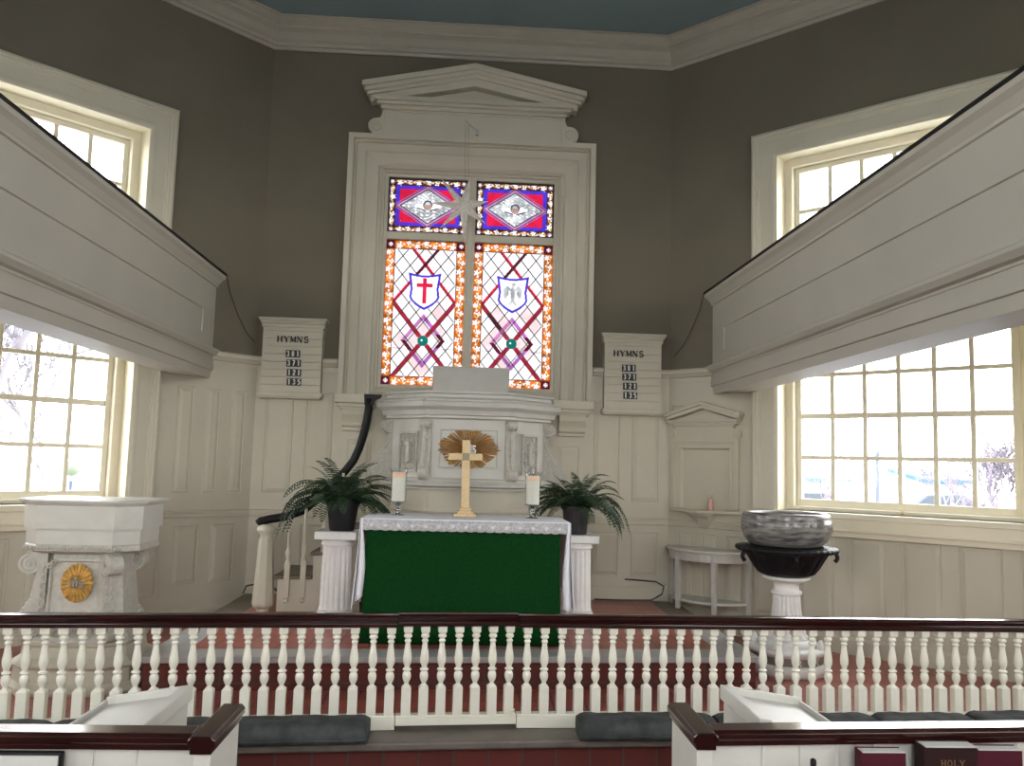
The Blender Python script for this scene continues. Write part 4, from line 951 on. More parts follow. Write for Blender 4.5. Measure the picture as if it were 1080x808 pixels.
# standing cross
ZT = AZ+.0135
cr = empty('altar_cross', (.030, 6.50, ZT), 'pale brass cross on a three-stepped foot standing on the altar', 'cross')
b = MB()
for hw, hd, z0, z1 in ((.085, .055, 0, .022), (.062, .042, .022, .044), (.044, .032, .044, .064)): b.box(.026-hw, .026+hw, 6.50-hd, 6.50+hd, ZT+z0, ZT+z1)
b.build('stepped_base', M['brass'], cr, bevel=.003)
b = MB(); b.loft([[(x_, y_, ZT+.064) for x_, y_ in ((-.006, 6.486), (.056, 6.486), (.056, 6.514), (-.006, 6.514))], [(x_, y_, ZT+.58) for x_, y_ in ((-.012, 6.488), (.050, 6.488), (.050, 6.512), (-.012, 6.512))]]); b.build('upright', M['brass'], cr, bevel=.003)
MB().box(-.115, .146, 6.487, 6.511, ZT+.425, ZT+.478).build('crossbar', M['brass'], cr, bevel=.003)
MB().box(-.008, .046, 6.482, 6.488, ZT+.425, ZT+.480).build('centre_plaque', M['bronze'], cr, bevel=.002)

# candles in glass hurricanes
def candle(x, y, lab, labc):
    h = empty('hurricane_holder', (x, y, ZT), lab, 'candle holder', 'glass candle holders on the altar')
    b = MB(); b.lathe([(.001, 0), (.048, 0), (.050, .005), (.020, .012), (.012, .022), (.020, .035), (.024, .045), (.016, .055), (.012, .065), (.022, .080), (.040, .092), (.056, .100), (.058, .104), (.001, .104)], (x, y, ZT), 24); b.build('stem', M['mercury'], h)
    b = MB(); b.lathe([(.056, .104), (.060, .16), (.062, .30), (.066, .335), (.074, .352), (.072, .352), (.063, .335), (.059, .30), (.057, .16), (.053, .106)], (x, y, ZT), 28, cap=False); b.build('glass_shade', M['vase'], h)
    c = empty('pillar_candle', (x, y, ZT+.106), labc, 'candle', 'pillar candles in glass holders')
    b = MB(); b.lathe([(.001, 0), (.050, 0), (.051, .004), (.051, .205), (.048, .215), (.040, .212), (.010, .205), (.001, .205)], (x, y, ZT+.106), 24); b.build('wax', M['wax'], c)
    MB().lathe([(.001, .2125), (.040, .2165), (.049, .2165), (.0515, .206), (.0515, .176), (.046, .17), (.001, .13)], (x, y, ZT+.106), 24).build('glow_band', M['waxtop'], c)  # inner glow of the lit candle, put into peach colour and faint emission
    MB().tube([(x, y, ZT+.31), (x+.001, y, ZT+.325), (x+.003, y, ZT+.335)], .0015, 5).build('wick', M['wick'], c)
candle(-.480, 6.46, 'clear glass hurricane candle holder at the left end of the altar', 'thick cream pillar candle in the left glass holder on the altar')
candle(.535, 6.46, 'clear glass hurricane candle holder at the right end of the altar', 'thick cream pillar candle in the right glass holder on the altar')

# ------------------------------------------------------------------ fluted plinths and ferns
def plinth(x, y, lab, rot):
    o = empty('fluted_column', (x, y, .471), lab, 'pedestal', 'white fluted columns beside the altar')
    z = .471; H = .73
    MB().box(x-.155, x+.155, y-.155, y+.155, z, z+.03).build('foot_slab', M['plaster'], o, bevel=.004)
    b = MB(); b.lathe([(.15, .03), (.155, .045), (.15, .065), (.135, .07), (.13, .085), (.14, .095), (.138, .11), (.128, .118)], (x, y, z), 40); b.build('base', M['plaster'], o)
    fl = lambda a, z_, r: 1-.085*max(0, sin(a*16))**.6*(1 if .15 < z_ < .60 else 0)
    b = MB(); b.lathe([(.128, .118), (.124, .14), (.120, .151), (.119, .20), (.114, .45), (.110, .59), (.110, .601), (.112, .615), (.125, .622), (.125, .635), (.115, .64), (.135, .665)], (x, y, z), 128, fl); b.build('shaft', M['plaster'], o)
    b = MB(); b.lathe([(.135, .663), (.145, .67), (.150, .672)], (x, y, z), 32); ca, sa = cos(rot), sin(rot)
    sq = [(x+sx*.158*ca-sy*.158*sa, y+sx*.158*sa+sy*.158*ca) for sx, sy in ((-1, -1), (1, -1), (1, 1), (-1, 1))]
    b.prism(sq, z+.668, z+H); b.build('capital', M['plaster'], o, bevel=.006)
    return z+H
zp1 = plinth(-.962, 6.78, 'white fluted column left of the altar carrying a fern in a smooth charcoal pot', 0)
zp2 = plinth(.945, 6.93, 'white fluted column right of the altar carrying the fern in a dark textured pot', 0)
def frond(b, org, az, elev, L, droop, rr, width=.062, npair=26, curl=0):
    p = Vector(org); d = Vector((cos(az)*cos(elev), sin(az)*cos(elev), sin(elev))); pts = [p.copy()]; n = 24; st_ = L/n; side = Vector((-sin(az), cos(az), 0))
    for k in range(n):
        t = k/n
        d = d+Vector((0, 0, -droop*st_*(1.0+1.6*t)))+side*curl*st_; d.normalize(); p = p+d*st_; pts.append(p.copy())
    b.tube(pts, lambda t: .0026*(1-t*.8), 4)
    for k in range(2, n):
        t = k/n; w = width*(sin(pi*min(1, (t*.92+.12)))**.6)*(1 if t > .12 else t/.12); P = pts[k]; T = (pts[k+1]-pts[k-1]).normalized(); Sd = T.cross(Vector((0, 0, 1)))
        if Sd.length < .2: Sd = side.copy()
        Sd.normalize(); U = Sd.cross(T)
        for sg in (-1, 1):
            for hf in (0,):
                Q0 = P+T*st_*hf; dirn = (Sd*sg+T*.28-U*.0+Vector((0, 0, -.25))+Vector((rr.uniform(-.1, .1), rr.uniform(-.1, .1), rr.uniform(-.12, .08)))).normalized()
                ww = w*rr.uniform(.85, 1.08); hw = st_*.30
                tip = Q0+dirn*ww; m1 = Q0+dirn*ww*.45
                b.add([tuple(Q0-T*hw*.6), tuple(m1-T*hw-U*.002), tuple(tip), tuple(m1+T*hw-U*.002), tuple(Q0+T*hw*.6), tuple(m1+U*.003)], [(0, 1, 5), (1, 2, 5), (2, 3, 5), (3, 4, 5), (4, 0, 5)])
def fern(x, y, z, lab, seed, potm, wick, specs, hpot=.235, rt_=.135, rb=.095):
    o = empty('potted_fern', (x, y, z), lab, 'potted plant', 'potted ferns on the white columns'); rr = random.Random(seed)
    b = MB()
    md = (lambda a, z_, r: 1+.02*sin(a*40)*sin(z_*260)) if wick else None
    b.lathe([(.001, 0), (rb, 0), (rb+.003, .01), (rt_-.012, hpot-.035), (rt_-.010, hpot-.03), (rt_, hpot-.03), (rt_+.004, hpot), (rt_-.006, hpot), (rt_-.016, hpot-.03), (.001, hpot-.03)], (x, y, z), 96 if wick else 40, md); b.build('pot', potm, o)
    MB().lathe([(.001, 0), (rt_-.02, 0), (rt_-.025, .015), (.001, .02)], (x, y, z+hpot-.03), 24).build('soil', M['soil'], o)
    for az, el, L, dr, cu in specs(rr):
        b = MB(); r0 = .05*rr.random(); frond(b, (x+r0*cos(az), y+r0*sin(az), z+hpot-.02), az, el, L, dr, rr, width=rr.uniform(.055, .075), curl=cu)
        b.build('frond', M['fern'], o)
def specsL(rr):
    out = []
    for k in range(52): out.append((rr.uniform(0, 2*pi), rr.uniform(.35, 1.35), rr.uniform(.34, .52), rr.uniform(1.8, 3.0), rr.uniform(-1, 1)))
    for k in range(18): out.append((pi+rr.uniform(-.6, .5), rr.uniform(.45, 1.0), rr.uniform(.50, .70), rr.uniform(2.3, 3.0), rr.uniform(-.6, .6)))
    for k in range(16): out.append((rr.uniform(-.7, .5), rr.uniform(.3, .9), rr.uniform(.36, .50), rr.uniform(2.2, 3.2), rr.uniform(-.6, .6)))
    return out
def specsR(rr):
    out = []
    for k in range(52): out.append((rr.uniform(0, 2*pi), rr.uniform(.4, 1.4), rr.uniform(.32, .50), rr.uniform(1.9, 3.4), rr.uniform(-1, 1)))
    for k in range(14): out.append((rr.uniform(-.9, .2), rr.uniform(.6, 1.1), rr.uniform(.46, .62), rr.uniform(3.0, 3.8), rr.uniform(-.6, .6)))
    for k in range(10): out.append((pi+rr.uniform(-.5, .5), rr.uniform(.5, 1.1), rr.uniform(.36, .48), rr.uniform(2.4, 3.2), rr.uniform(-.6, .6)))
    return out
fern(-.935, 6.78, zp1, 'large arching green fern in a smooth charcoal pot on the left column', 5, M['pot'], False, specsL)
fern(.93, 6.93, zp2, 'green fern in a dark textured pot on the right column', 9, M['pot2'], True, specsR, .225, .118, .088)
# ------------------------------------------------------------------ baptismal font
fx, fy = 2.49, 6.43
fo = empty('baptismal_font', (fx, fy, .2525), 'stone baptismal font with grey marbled basin, black carved tray and white fluted pedestal', 'font')
b = MB(); b.lathe([(.001, 1.20-.02), (.20, 1.185), (.27, 1.20), (.315, 1.25), (.338, 1.32), (.335, 1.385), (.322, 1.405), (.325, 1.415), (.318, 1.430), (.300, 1.442), (.285, 1.440), (.270, 1.425), (.235, 1.36), (.15, 1.32), (.001, 1.31)], (fx, fy, 0), 96, lambda a, z, r: 1-.022*max(0, cos(a*14))**8*(1 if 1.22 < z < 1.40 else 0)); b.build('basin', M['basin'], fo)
b = MB(); b.lathe([(.001, .965), (.16, .965), (.205, .985), (.24, 1.03), (.275, 1.09), (.30, 1.13), (.335, 1.150), (.365, 1.165), (.368, 1.178), (.33, 1.182), (.28, 1.19), (.20, 1.19), (.001, 1.19)], (fx, fy, 0), 160, lambda a, z, r: 1+(.018*sin(a*20)+.008*sin(a*40))*(1 if .97 < z < 1.14 else .5 if z < 1.18 else 0)); tray = b.build('carved_tray', M['iron'], fo)
b = MB(); b.lathe([(.330, 1.150), (.352, 1.146), (.368, 1.155), (.374, 1.170), (.366, 1.184), (.345, 1.186), (.330, 1.180)], (fx, fy, 0), 240, lambda a, z, r: 1+.022*abs(sin(a*20)))
b.build('leaf_rim', M['iron'], tray)
for a in (rad(-12), rad(192), rad(80), rad(-100)):
    MB().tube([(fx+(.34+.035*sin(t*1.5))*cos(a), fy+(.34+.035*sin(t*1.5))*sin(a), 1.16-.045*t) for t in [k/6*1.8 for k in range(7)]], .016, 8).build('ring_handle', M['iron'], tray)
b = MB(); b.lathe([(.05, .955), (.165, .962), (.178, .950), (.170, .940), (.13, .925), (.095, .915), (.092, .88), (.095, .855), (.112, .850), (.116, .835), (.108, .825), (.098, .82)], (fx, fy, 0), 48); b.build('neck', M['plaster'], fo)
b = MB(); b.lathe([(.098, .82), (.100, .80), (.104, .74), (.116, .66), (.135, .58), (.160, .52), (.17, .50)], (fx, fy, 0), 160, lambda a, z, r: 1-.16*max(0, sin(a*18))**.7*(1 if .53 < z < .81 else 0)); b.build('fluted_shaft', M['plaster'], fo)
b = MB(); b.lathe([(.16, .505), (.19, .50), (.215, .485), (.22, .465), (.215, .455), (.25, .45), (.285, .445), (.295, .43), (.292, .415), (.275, .405), (.265, .40), (.265, .395)], (fx, fy, 0), 48)
b.build('upper_base', M['plaster'], fo)
b = MB(); b.lathe([(.262, .398), (.260, .335)], (fx, fy, 0), 48, cap=False); b.build('inscription_band', M['stone'], fo)
b = MB(); b.lathe([(.26, .338), (.275, .333), (.285, .32), (.285, .28), (.275, .253), (.001, .253)], (fx, fy, 0), 48); b.build('plinth', M['plaster'], fo)
for k in range(4):   # little corner leaves on the base
    a = rad(-38+k*90); b = MB(); b.lathe([(.001, 0), (.035, .0), (.038, .02), (.022, .05), (.018, .06), (.010, .072), (.001, .076)], (fx+.25*cos(a), fy+.25*sin(a), .44), 12); b.build('corner_spur', M['plaster'], fo)
b = MB()
for ch, xp in (('I', 809.5), ('E', 813.5), ('U', 829.5), ('R', 848), ('S', 861), ('C', 867)):
    th = math.asin(max(-.97, min(.97, ((xp-835.5)/891*6.2)/.262))); th0 = math.atan2(-fy, -fx)
    a = th0+th
    put = lambda x, z, d, a=a: (fx+(.262+d)*cos(a+(x-.02)/.262), fy+(.262+d)*sin(a+(x-.02)/.262), .343+z)
    strokes(b, ch, 0, 0, .047, .038, .006, put, t=.17)
b.build('inscription', M['plaster'], fo)

# ------------------------------------------------------------------ half-round console table against the right splayed wall
t0 = FR(.47, 0, .2525); tb = empty('console_table', t0, 'small white half-round console table below the niche, beside the font', 'table')
c0 = .47; RW_ = .44; RD = .36
def dome(rw, rd, n=20): return [(c0+rw*cos(pi*k/n), .012+rd*sin(pi*k/n)) for k in range(n+1)]
b = MB(FR); b.prism(dome(RW_, RD), .992, 1.018, 'xyc'); b.build('table_top', M['white'], tb, bevel=.006)
b = MB(FR); o1 = dome(RW_-.03, RD-.03); i1 = dome(RW_-.055, RD-.055)
b.add([(x, y, z) for z in (.915, .992) for x, y in o1+i1[::-1]], [tuple(range(42)), tuple(range(83, 41, -1))]+[(k, (k+1) % 42, 42+(k+1) % 42, 42+k) for k in range(42)]); b.build('apron', M['white'], tb)
b = MB(FR); b.prism(dome(RW_-.05, RD-.05), .535, .560, 'xyc'); b.build('lower_shelf', M['white'], tb, bevel=.004)
for ang in (4, 62, 118, 176):
    a = rad(ang); lx, ly = c0+(RW_-.045)*cos(a), .012+(RD-.045)*sin(a); ly = max(ly, .04)
    b = MB(FR); b.loft([[(lx-.017, ly-.017, .254), (lx+.017, ly-.017, .254), (lx+.017, ly+.017, .254), (lx-.017, ly+.017, .254)], [(lx-.024, ly-.024, .992), (lx+.024, ly-.024, .992), (lx+.024, ly+.024, .992), (lx-.024, ly+.024, .992)]]); b.build('leg', M['white'], tb, bevel=.003)

# pedimented niche with bracket shelf
nc = empty('wall_niche', FR(.41, 0, 1.36), 'small cream pedimented niche frame with a bracket shelf on the right splayed wall', 'niche')
n0, n1 = .06, .76
PN = lambda x, y, d: FR(x, d, y)
b = MB(); b.mould([(n0, 1.385), (n0, 2.045), (n1, 2.045), (n1, 1.385)], [(-t, d) for t, d in [(0, 0), (0, .045), (.035, .045), (.038, .03), (.07, .028), (.075, .036), (.09, .034), (.10, .015), (.11, 0)]], PN); b.build('frame', M['paint'], nc)
b = MB(FR); b.box(n0+.10, n1-.10, 0, .006, 1.40, 1.95); b.build('back_panel', M['paint'], nc)
b = MB(FR); b.box(n0+.06, n1-.06, 0, .05, 2.045, 2.19); b.build('frieze', M['paint'], nc)
b = MB(FR)
for e, d, z0, z1 in ((.02, .07, 2.165, 2.185), (-.005, .09, 2.185, 2.205), (-.02, .11, 2.205, 2.225)): b.box(n0+e, n1-e, 0, d, z0, z1)
cc = (n0+n1)/2
for sg in (-1, 1):
    for (hw, a0, a1, p0, p1, d) in ((.385, 2.225, 2.265, 2.335, 2.375, .10), (.40, 2.255, 2.285, 2.365, 2.398, .13)):
        b.add([(cc+sg*hw, 0, a0), (cc+sg*hw, 0, a1), (cc, 0, p1), (cc, 0, p0), (cc+sg*hw, d, a0), (cc+sg*hw, d, a1), (cc, d, p1), (cc, d, p0)], [(0, 1, 2, 3), (4, 7, 6, 5), (0, 4, 5, 1), (1, 5, 6, 2), (3, 2, 6, 7), (0, 3, 7, 4)])
b.prism([(cc-.33, 2.22), (cc+.33, 2.22), (cc, 2.34)], 0, .03, 'xcy'); b.build('pediment', M['paint'], nc, bevel=.004)
for sg in (-1, 1):
    Fc = lambda x, d, z, sg=sg: FR(cc+x, d, z)
    console(sg, Fc, .285, 2.045, 2.17, .06, .045, .05, M['paint'], nc)
b = MB(FR); b.prism([(n0-.03, 0), (n0-.03, .05), (n0+.06, .09), (cc-.14, .12), (cc-.12, .17), (cc, .19), (cc+.12, .17), (cc+.14, .12), (n1-.06, .09), (n1+.03, .05), (n1+.03, 0)], 1.345, 1.372, 'xyc'); b.build('shelf', M['paint'], nc, bevel=.006)
b = MB(FR); b.prism([(0, 1.345), (.14, 1.345), (.13, 1.31), (.08, 1.27), (.06, 1.23), (.03, 1.215), (0, 1.21)], cc-.07, cc+.07, 'cxy') if False else b.loft([[(cc-w_, .0, z), (cc+w_, .0, z), (cc+w_*.8, d, z), (cc-w_*.8, d, z)] for w_, d, z in ((.12, .15, 1.345), (.11, .14, 1.325), (.09, .09, 1.29), (.06, .07, 1.25), (.045, .05, 1.21), (.03, .03, 1.20))]); b.build('bracket', M['paint'], nc, bevel=.004)
c = FR(.49, .06, 1.373); so = empty('soap_bottle', c, 'small pink pump bottle standing on the niche shelf', 'bottle')
MB().lathe([(.001, 0), (.024, 0), (.026, .01), (.026, .085), (.020, .10), (.011, .108), (.011, .118), (.001, .118)], c, 20).build('bottle', M['pink'], so)
b = MB(); b.lathe([(.012, .112), (.012, .128), (.005, .13), (.004, .15), (.010, .152), (.010, .162), (.001, .164)], c, 14); b.tube([(c[0], c[1], c[2]+.158), (c[0]-.02, c[1]-.015, c[2]+.156)], .004, 6); b.build('pump', M['plaster'], so)
rr = random.Random(3)

# ------------------------------------------------------------------ carved reading desk on the left with the gilt monogram
LX, LY = -2.445, 5.56
le = empty('reading_desk', (LX, 5.9, .2525), 'white carved reading desk with gilt sunburst medallion and scroll brackets, under the left window', 'lectern')
def octo(hw, yf, ch, yb): return [(LX-hw+ch, yf), (LX+hw-ch, yf), (LX+hw, yf+ch), (LX+hw, yb), (LX-hw, yb), (LX-hw, yf+ch)]
def lstack(prof, hw, yf, ch, yb, name, m=M['carved'], bev=.0):
    return MB().loft([[(x, y, z) for x, y in octo(hw+o_, yf-o_, ch+o_*.4, yb+o_)] for o_, z in prof]).build(name, m, le, bevel=bev)
lstack([(0, 1.265), (0, 1.415), (.012, 1.42), (.018, 1.43), (.032, 1.435), (.036, 1.450), (0, 1.455), (-.05, 1.456)], .375, 5.56, .13, 6.06, 'desk_top', M['white'])
lstack([(-.015, 1.17), (-.015, 1.266)], .375, 5.56, .13, 6.06, 'desk_neck', M['white'])
lstack([(-.06, 1.11), (-.03, 1.125), (-.01, 1.13), (-.012, 1.16), (-.02, 1.17)], .375, 5.56, .13, 6.06, 'leaf_moulding')
b = MB()
for k in range(30):
    x = LX-.30+k*.60/29; b.lathe([(.001, -.012), (.011, -.006), (.011, .006), (.001, .012)], (x, 5.567, 1.148), 8)
b.build('leaf_row', M['carved'], le)
lstack([(.02, .56), (-.045, .75), (-.065, .95), (-.075, 1.11)], .315, 5.60, .11, 6.04, 'body', M['carved'])
lstack([(.09, .253), (.10, .27), (.10, .30), (.085, .31), (.065, .32), (.06, .40), (.075, .41), (.085, .425), (.07, .44), (.03, .47), (.02, .53), (.03, .545), (.03, .56), (.0, .565)], .30, 5.60, .10, 6.02, 'base', M['paint'])
# framed field on the front, with clipped corners
PF = lambda x, z, d: (LX+.005+x, 5.662-.045*((z-.6)/.5)*-1-.035-d if False else 5.662-d-(.02 if z < .8 else -.004), z)
b = MB(); b.mould([(-.17, .66), (-.18, 1.02), (-.14, 1.07), (.14, 1.07), (.18, 1.02), (.17, .66)], [(0, -.03), (0, .014), (-.010, .016), (-.016, .006), (-.016, -.03)], PF, closed=True); b.build('panel_frame', M['carved'], le)
for sg in (-1, 1):
    b = MB(); z0_ = .64; pp = []
    for k in range(90):   # one continuous tendril running up the stile into the clipped corner
        t = k/89; pp.append((LX+.005+sg*(.215-.012*t+.014*cos(t*44)), 5.638, z0_+t*.36+.012*sin(t*44)))
    for k in range(50):
        t = k/49; pp.append((LX+.005+sg*(.190-.05*t+.020*(1-t)*cos(t*18)), 5.638, 1.015+.055*t+.020*(1-t)*sin(t*18)))
    b.tube(pp, .006, 6); b.build('corner_leafwork', M['carved'], le)
# medallion
mc = (LX+.012, 5.622, .925); b = MB(); n = 22
rr = random.Random(2)
for k in range(n):
    a = 2*pi*k/n; da = pi/n; rx, rz = .098, .122
    A = [(mc[0]+rx*.2*cos(a), mc[1]-.012, mc[2]+rz*.2*sin(a)), (mc[0]+rx*.92*cos(a-da), mc[1]+.004, mc[2]+rz*.92*sin(a-da)), (mc[0]+rx*cos(a-da*.4), mc[1]-.002, mc[2]+rz*sin(a-da*.4)), (mc[0]+rx*cos(a+da*.4), mc[1]-.002, mc[2]+rz*sin(a+da*.4)), (mc[0]+rx*.92*cos(a+da), mc[1]+.004, mc[2]+rz*.92*sin(a+da))]
    b.add(A, [(0, 1, 2), (0, 2, 3), (0, 3, 4)]); b.add([(p[0], mc[1]+.022, p[2]) for p in A], [(0, 1, 2, 3, 4)]); b.add([A[1], A[2], A[3], A[4]]+[(p[0], mc[1]+.022, p[2]) for p in A[1:]], [(0, 1, 5, 4), (1, 2, 6, 5), (2, 3, 7, 6)])
b.lathe([(.001, 0), (.001, .001)], mc, 6) if False else None
for k in range(n*2):
    a = pi*k/n; b.tube([(mc[0]+.02*cos(a), mc[1]-.013, mc[2]+.025*sin(a)), (mc[0]+.094*cos(a), mc[1]-.002, mc[2]+.117*sin(a))], .0022, 4)
md = b.build('sunburst_medallion', M['gold'], le)
put = lambda x, z, d: (mc[0]+x, mc[1]-.013-d, mc[2]+z)
b = MB(); text(b, 'IHS', -.052, -.022, .040, .032, .008, put, t=.22); strokes(b, 'I', -.012, .018, .026, .024, .008, put, serif=False, t=.3); b.add([put(x, z, d) for d in (0, .008) for x, z in ((-.010, .034), (.010, .034), (.010, .039), (-.010, .039))], [(0, 1, 2, 3), (4, 5, 6, 7), (0, 1, 5, 4), (2, 3, 7, 6)]); b.build('monogram', M['silver'], md)
# brackets: at the front corners and sides
def lect_bracket(x, y, ang, sc=1.0):
    ca, sa = cos(ang), sin(ang); T = lambda a, t, z: (x+a*ca-t*sa, y+a*sa+t*ca, z)
    # big roll at the top, inward sweep, big roll at the foot
    c1, r1, c2, r2_ = (.105*sc, 1.040), .066, (.165*sc, .622), .056
    pts = [(0, 1.115), (c1[0], 1.115)]+[(c1[0]+r1*sin(rad(k)), c1[1]+r1*cos(rad(k))) for k in range(0, 226, 15)]
    p0 = pts[-1]; p3 = (c2[0]+r2_*.5, c2[1]+r2_*.86)
    for k in range(1, 12):
        t = k/12; pts.append((p0[0]*(1-t)**3+3*(p0[0]+.02)*(1-t)**2*t+3*(p3[0]-.125)*(1-t)*t*t+p3[0]*t**3, p0[1]*(1-t)**3+3*(p0[1]-.10)*(1-t)**2*t+3*(p3[1]+.12)*(1-t)*t*t+p3[1]*t**3))
    pts += [(c2[0]+r2_*cos(rad(k)), c2[1]+r2_*sin(rad(k))) for k in range(58, -91, -12)]+[(0, .565)]
    b = MB(T); b.prism(pts, -.045, .045, 'xcy')
    for sd in (-1, 1):
        for c, r, dr, o0 in ((c1, r1, 1, 90), (c2, r2_, -1, 90)):
            b.tube([(c[0]+r*.85*(1-t*.88)*cos(rad(o0)-dr*t*11), sd*.045, c[1]+r*.85*(1-t*.88)*sin(rad(o0)-dr*t*11)) for t in [k/40 for k in range(41)]], .006, 6)
            b.tube([(c[0], sd*.042, c[1]), (c[0], sd*.058, c[1])], .012, 8)
    o = b.build('scroll_bracket', M['carved'], le, bevel=.003)
    e = MB(T); ed = pts[14:30]
    for p in ed: e.box(p[0]-.006, p[0]+.010, -.028, .028, p[1]-.008, p[1]+.008)
    e.build('bead_string', M['carved'], o, bevel=.002)
lect_bracket(LX-.20, 5.70, rad(-168)); lect_bracket(LX+.16, 5.69, rad(-42), .8); lect_bracket(LX+.17, 5.98, rad(2), .75); lect_bracket(LX-.20, 5.98, rad(180))
b = MB()
for k in range(5):
    cx = LX-.20+k*.10
    b.tube([(cx+.045*(1-t*.8)*cos(t*9*(1 if k % 2 else -1)), 5.578, .635+.045*(1-t*.8)*sin(t*9)) for t in [i/24 for i in range(25)]], .007, 6)
b.build('foot_scrollwork', M['carved'], le)

# ------------------------------------------------------------------ hanging paper star
SX, SY, SZ = -.078, 8.02, 4.235
so = empty('hanging_star', (SX, SY, SZ), 'seven-pointed folded paper star hanging on a cord before the altar window', 'star')
b = MB(); R1, R0 = .305, .088; tips = [(130, 1.18), (79, 1.0), (14, .82), (-37, .92), (-86, 1.28), (-134, 1.08), (176, 1.05)]
tips = sorted(tips, key=lambda t: t[0]); N7 = len(tips)
ring = []
for i, (a, f) in enumerate(tips):
    a2 = tips[(i+1) % N7][0]+(360 if i == N7-1 else 0); ring.append((a, R1*f)); ring.append(((a+a2)/2, R0))
pts = [(SX+r*cos(rad(a)), SY, SZ+r*sin(rad(a))) for a, r in ring]; n = len(pts)
b.add(pts+[(SX, SY-.055, SZ), (SX, SY+.055, SZ)], [(i, (i+1) % n, n) for i in range(n)]+[((i+1) % n, i, n+1) for i in range(n)]); b.build('paper_body', M['star'], so)
rr = random.Random(8); b = MB()
for i, (a, f) in enumerate(tips):
    for k in range(1, 9):
        for sd in (-1, 1):
            r = R1*f*(.22+.085*k); w_ = (1-k/9.5)*.022; x = SX+r*cos(rad(a))-sd*w_*sin(rad(a)); z = SZ+r*sin(rad(a))+sd*w_*cos(rad(a)); y = SY-.055*(1-r/(R1*f))-.001
            b.lathe([(.001, -.003), (.003, 0), (.001, .003)], (x, y+.001, z), 6)
b.build('pierced_dots', M['plaster'], so)
MB().tube([(SX-.005+.045, SY, SZ+.30), (SX+.03, SY-.01, 4.75), (SX+.025, SY-.02, 5.05)], .0022, 5).build('cord', M['cord'], so)
MB().tube([(SX+.012, SY-.01, SZ+.02), (SX+.0, SY-.015, 4.75), (SX-.005, SY-.02, 5.10)], .0022, 5).build('cord', M['cord'], so)
hk = empty('star_hook', (.03, 8.20, 5.06), 'small metal bracket on the frieze above the window holding the star cord', 'hook')
b = MB(); b.box(.018, .048, 8.170, 8.2, 5.02, 5.085); b.build('plate', M['silver'], hk, bevel=.002)
MB().tube([(.033, 8.172, 5.055), (SX+.02, 8.0, 5.06), (SX-.005, SY-.02, 5.10), (SX-.005, SY-.03, 5.08)], .003, 5).build('arm', M['silver'], hk)

# ------------------------------------------------------------------ front pews
def pew(sg, xin, xout, y0, slope, lab, zt=1.0):
    o = empty('box_pew', (sg*xin, y0, 0), lab, 'pew'); Yf = lambda x: y0+slope*abs(x-xin)
    b = MB()
    pr = [(-.036, zt-.045), (-.036, zt-.030), (-.045, zt-.024), (-.045, zt-.008), (-.036, zt), (.036, zt), (.045, zt-.008), (.045, zt-.024), (.036, zt-.030), (.036, zt-.045)]
    b.loft([[(sg*x, Yf(x)+t, z) for t, z in pr] for x in (xin+.045, xout)]); b.build('front_cap_rail', M['mahogany'], o, bevel=.003)
    b = MB(); b.loft([[(sg*x, Yf(x)-.012, 0.0), (sg*x, Yf(x)-.012, zt-.045), (sg*x, Yf(x)+.022, zt-.045), (sg*x, Yf(x)+.022, 0.0)] for x in (xin+.045, xout)]); b.build('front_panel', M['white'], o)
    b = MB(); k = xin+.20
    while k < xout-.1: b.box(*sorted((sg*(k-.004), sg*(k+.004))), Yf(k)-.018, Yf(k)-.011, .10, zt-.05); k += .115
    b.build('board_bead', M['white'], o, bevel=.002)
    ye = y0+.25; b = MB()
    pr = [(-.034, zt-.045), (-.034, zt-.030), (-.043, zt-.024), (-.043, zt-.008), (-.032, zt+.002), (.032, zt+.002), (.043, zt-.008), (.043, zt-.024), (.034, zt-.030), (.034, zt-.045)]
    xc = sg*(xin+.012)
    b.loft([[(xc+t*.85, y, z) for t, z in pr] for y in (y0-.07, ye)]); b.build('end_cap_rail', M['mahogany'], o, bevel=.003)
    b = MB(); b.box(xc-.024, xc+.024, y0-.055, ye-.015, 0, zt-.045); b.build('end_panel', M['white'], o, bevel=.003)
    b = MB(); b.box(*sorted((sg*(xin+.045), sg*xout)), y0-.16, y0-.03, .70, .72); b.box(*sorted((sg*(xin+.045), sg*xout)), y0-.175, y0-.16, .70, .78); b.build('book_rack', M['white'], o, bevel=.003)
    return o
pew(-1, .665, 2.6, 2.455, 0.0, 'white boxed front pew with dark mahogany cap rail, left of the aisle')
pew(1, .705, 2.8, 2.525, .06, 'white boxed front pew with dark mahogany cap rail, right of the aisle')
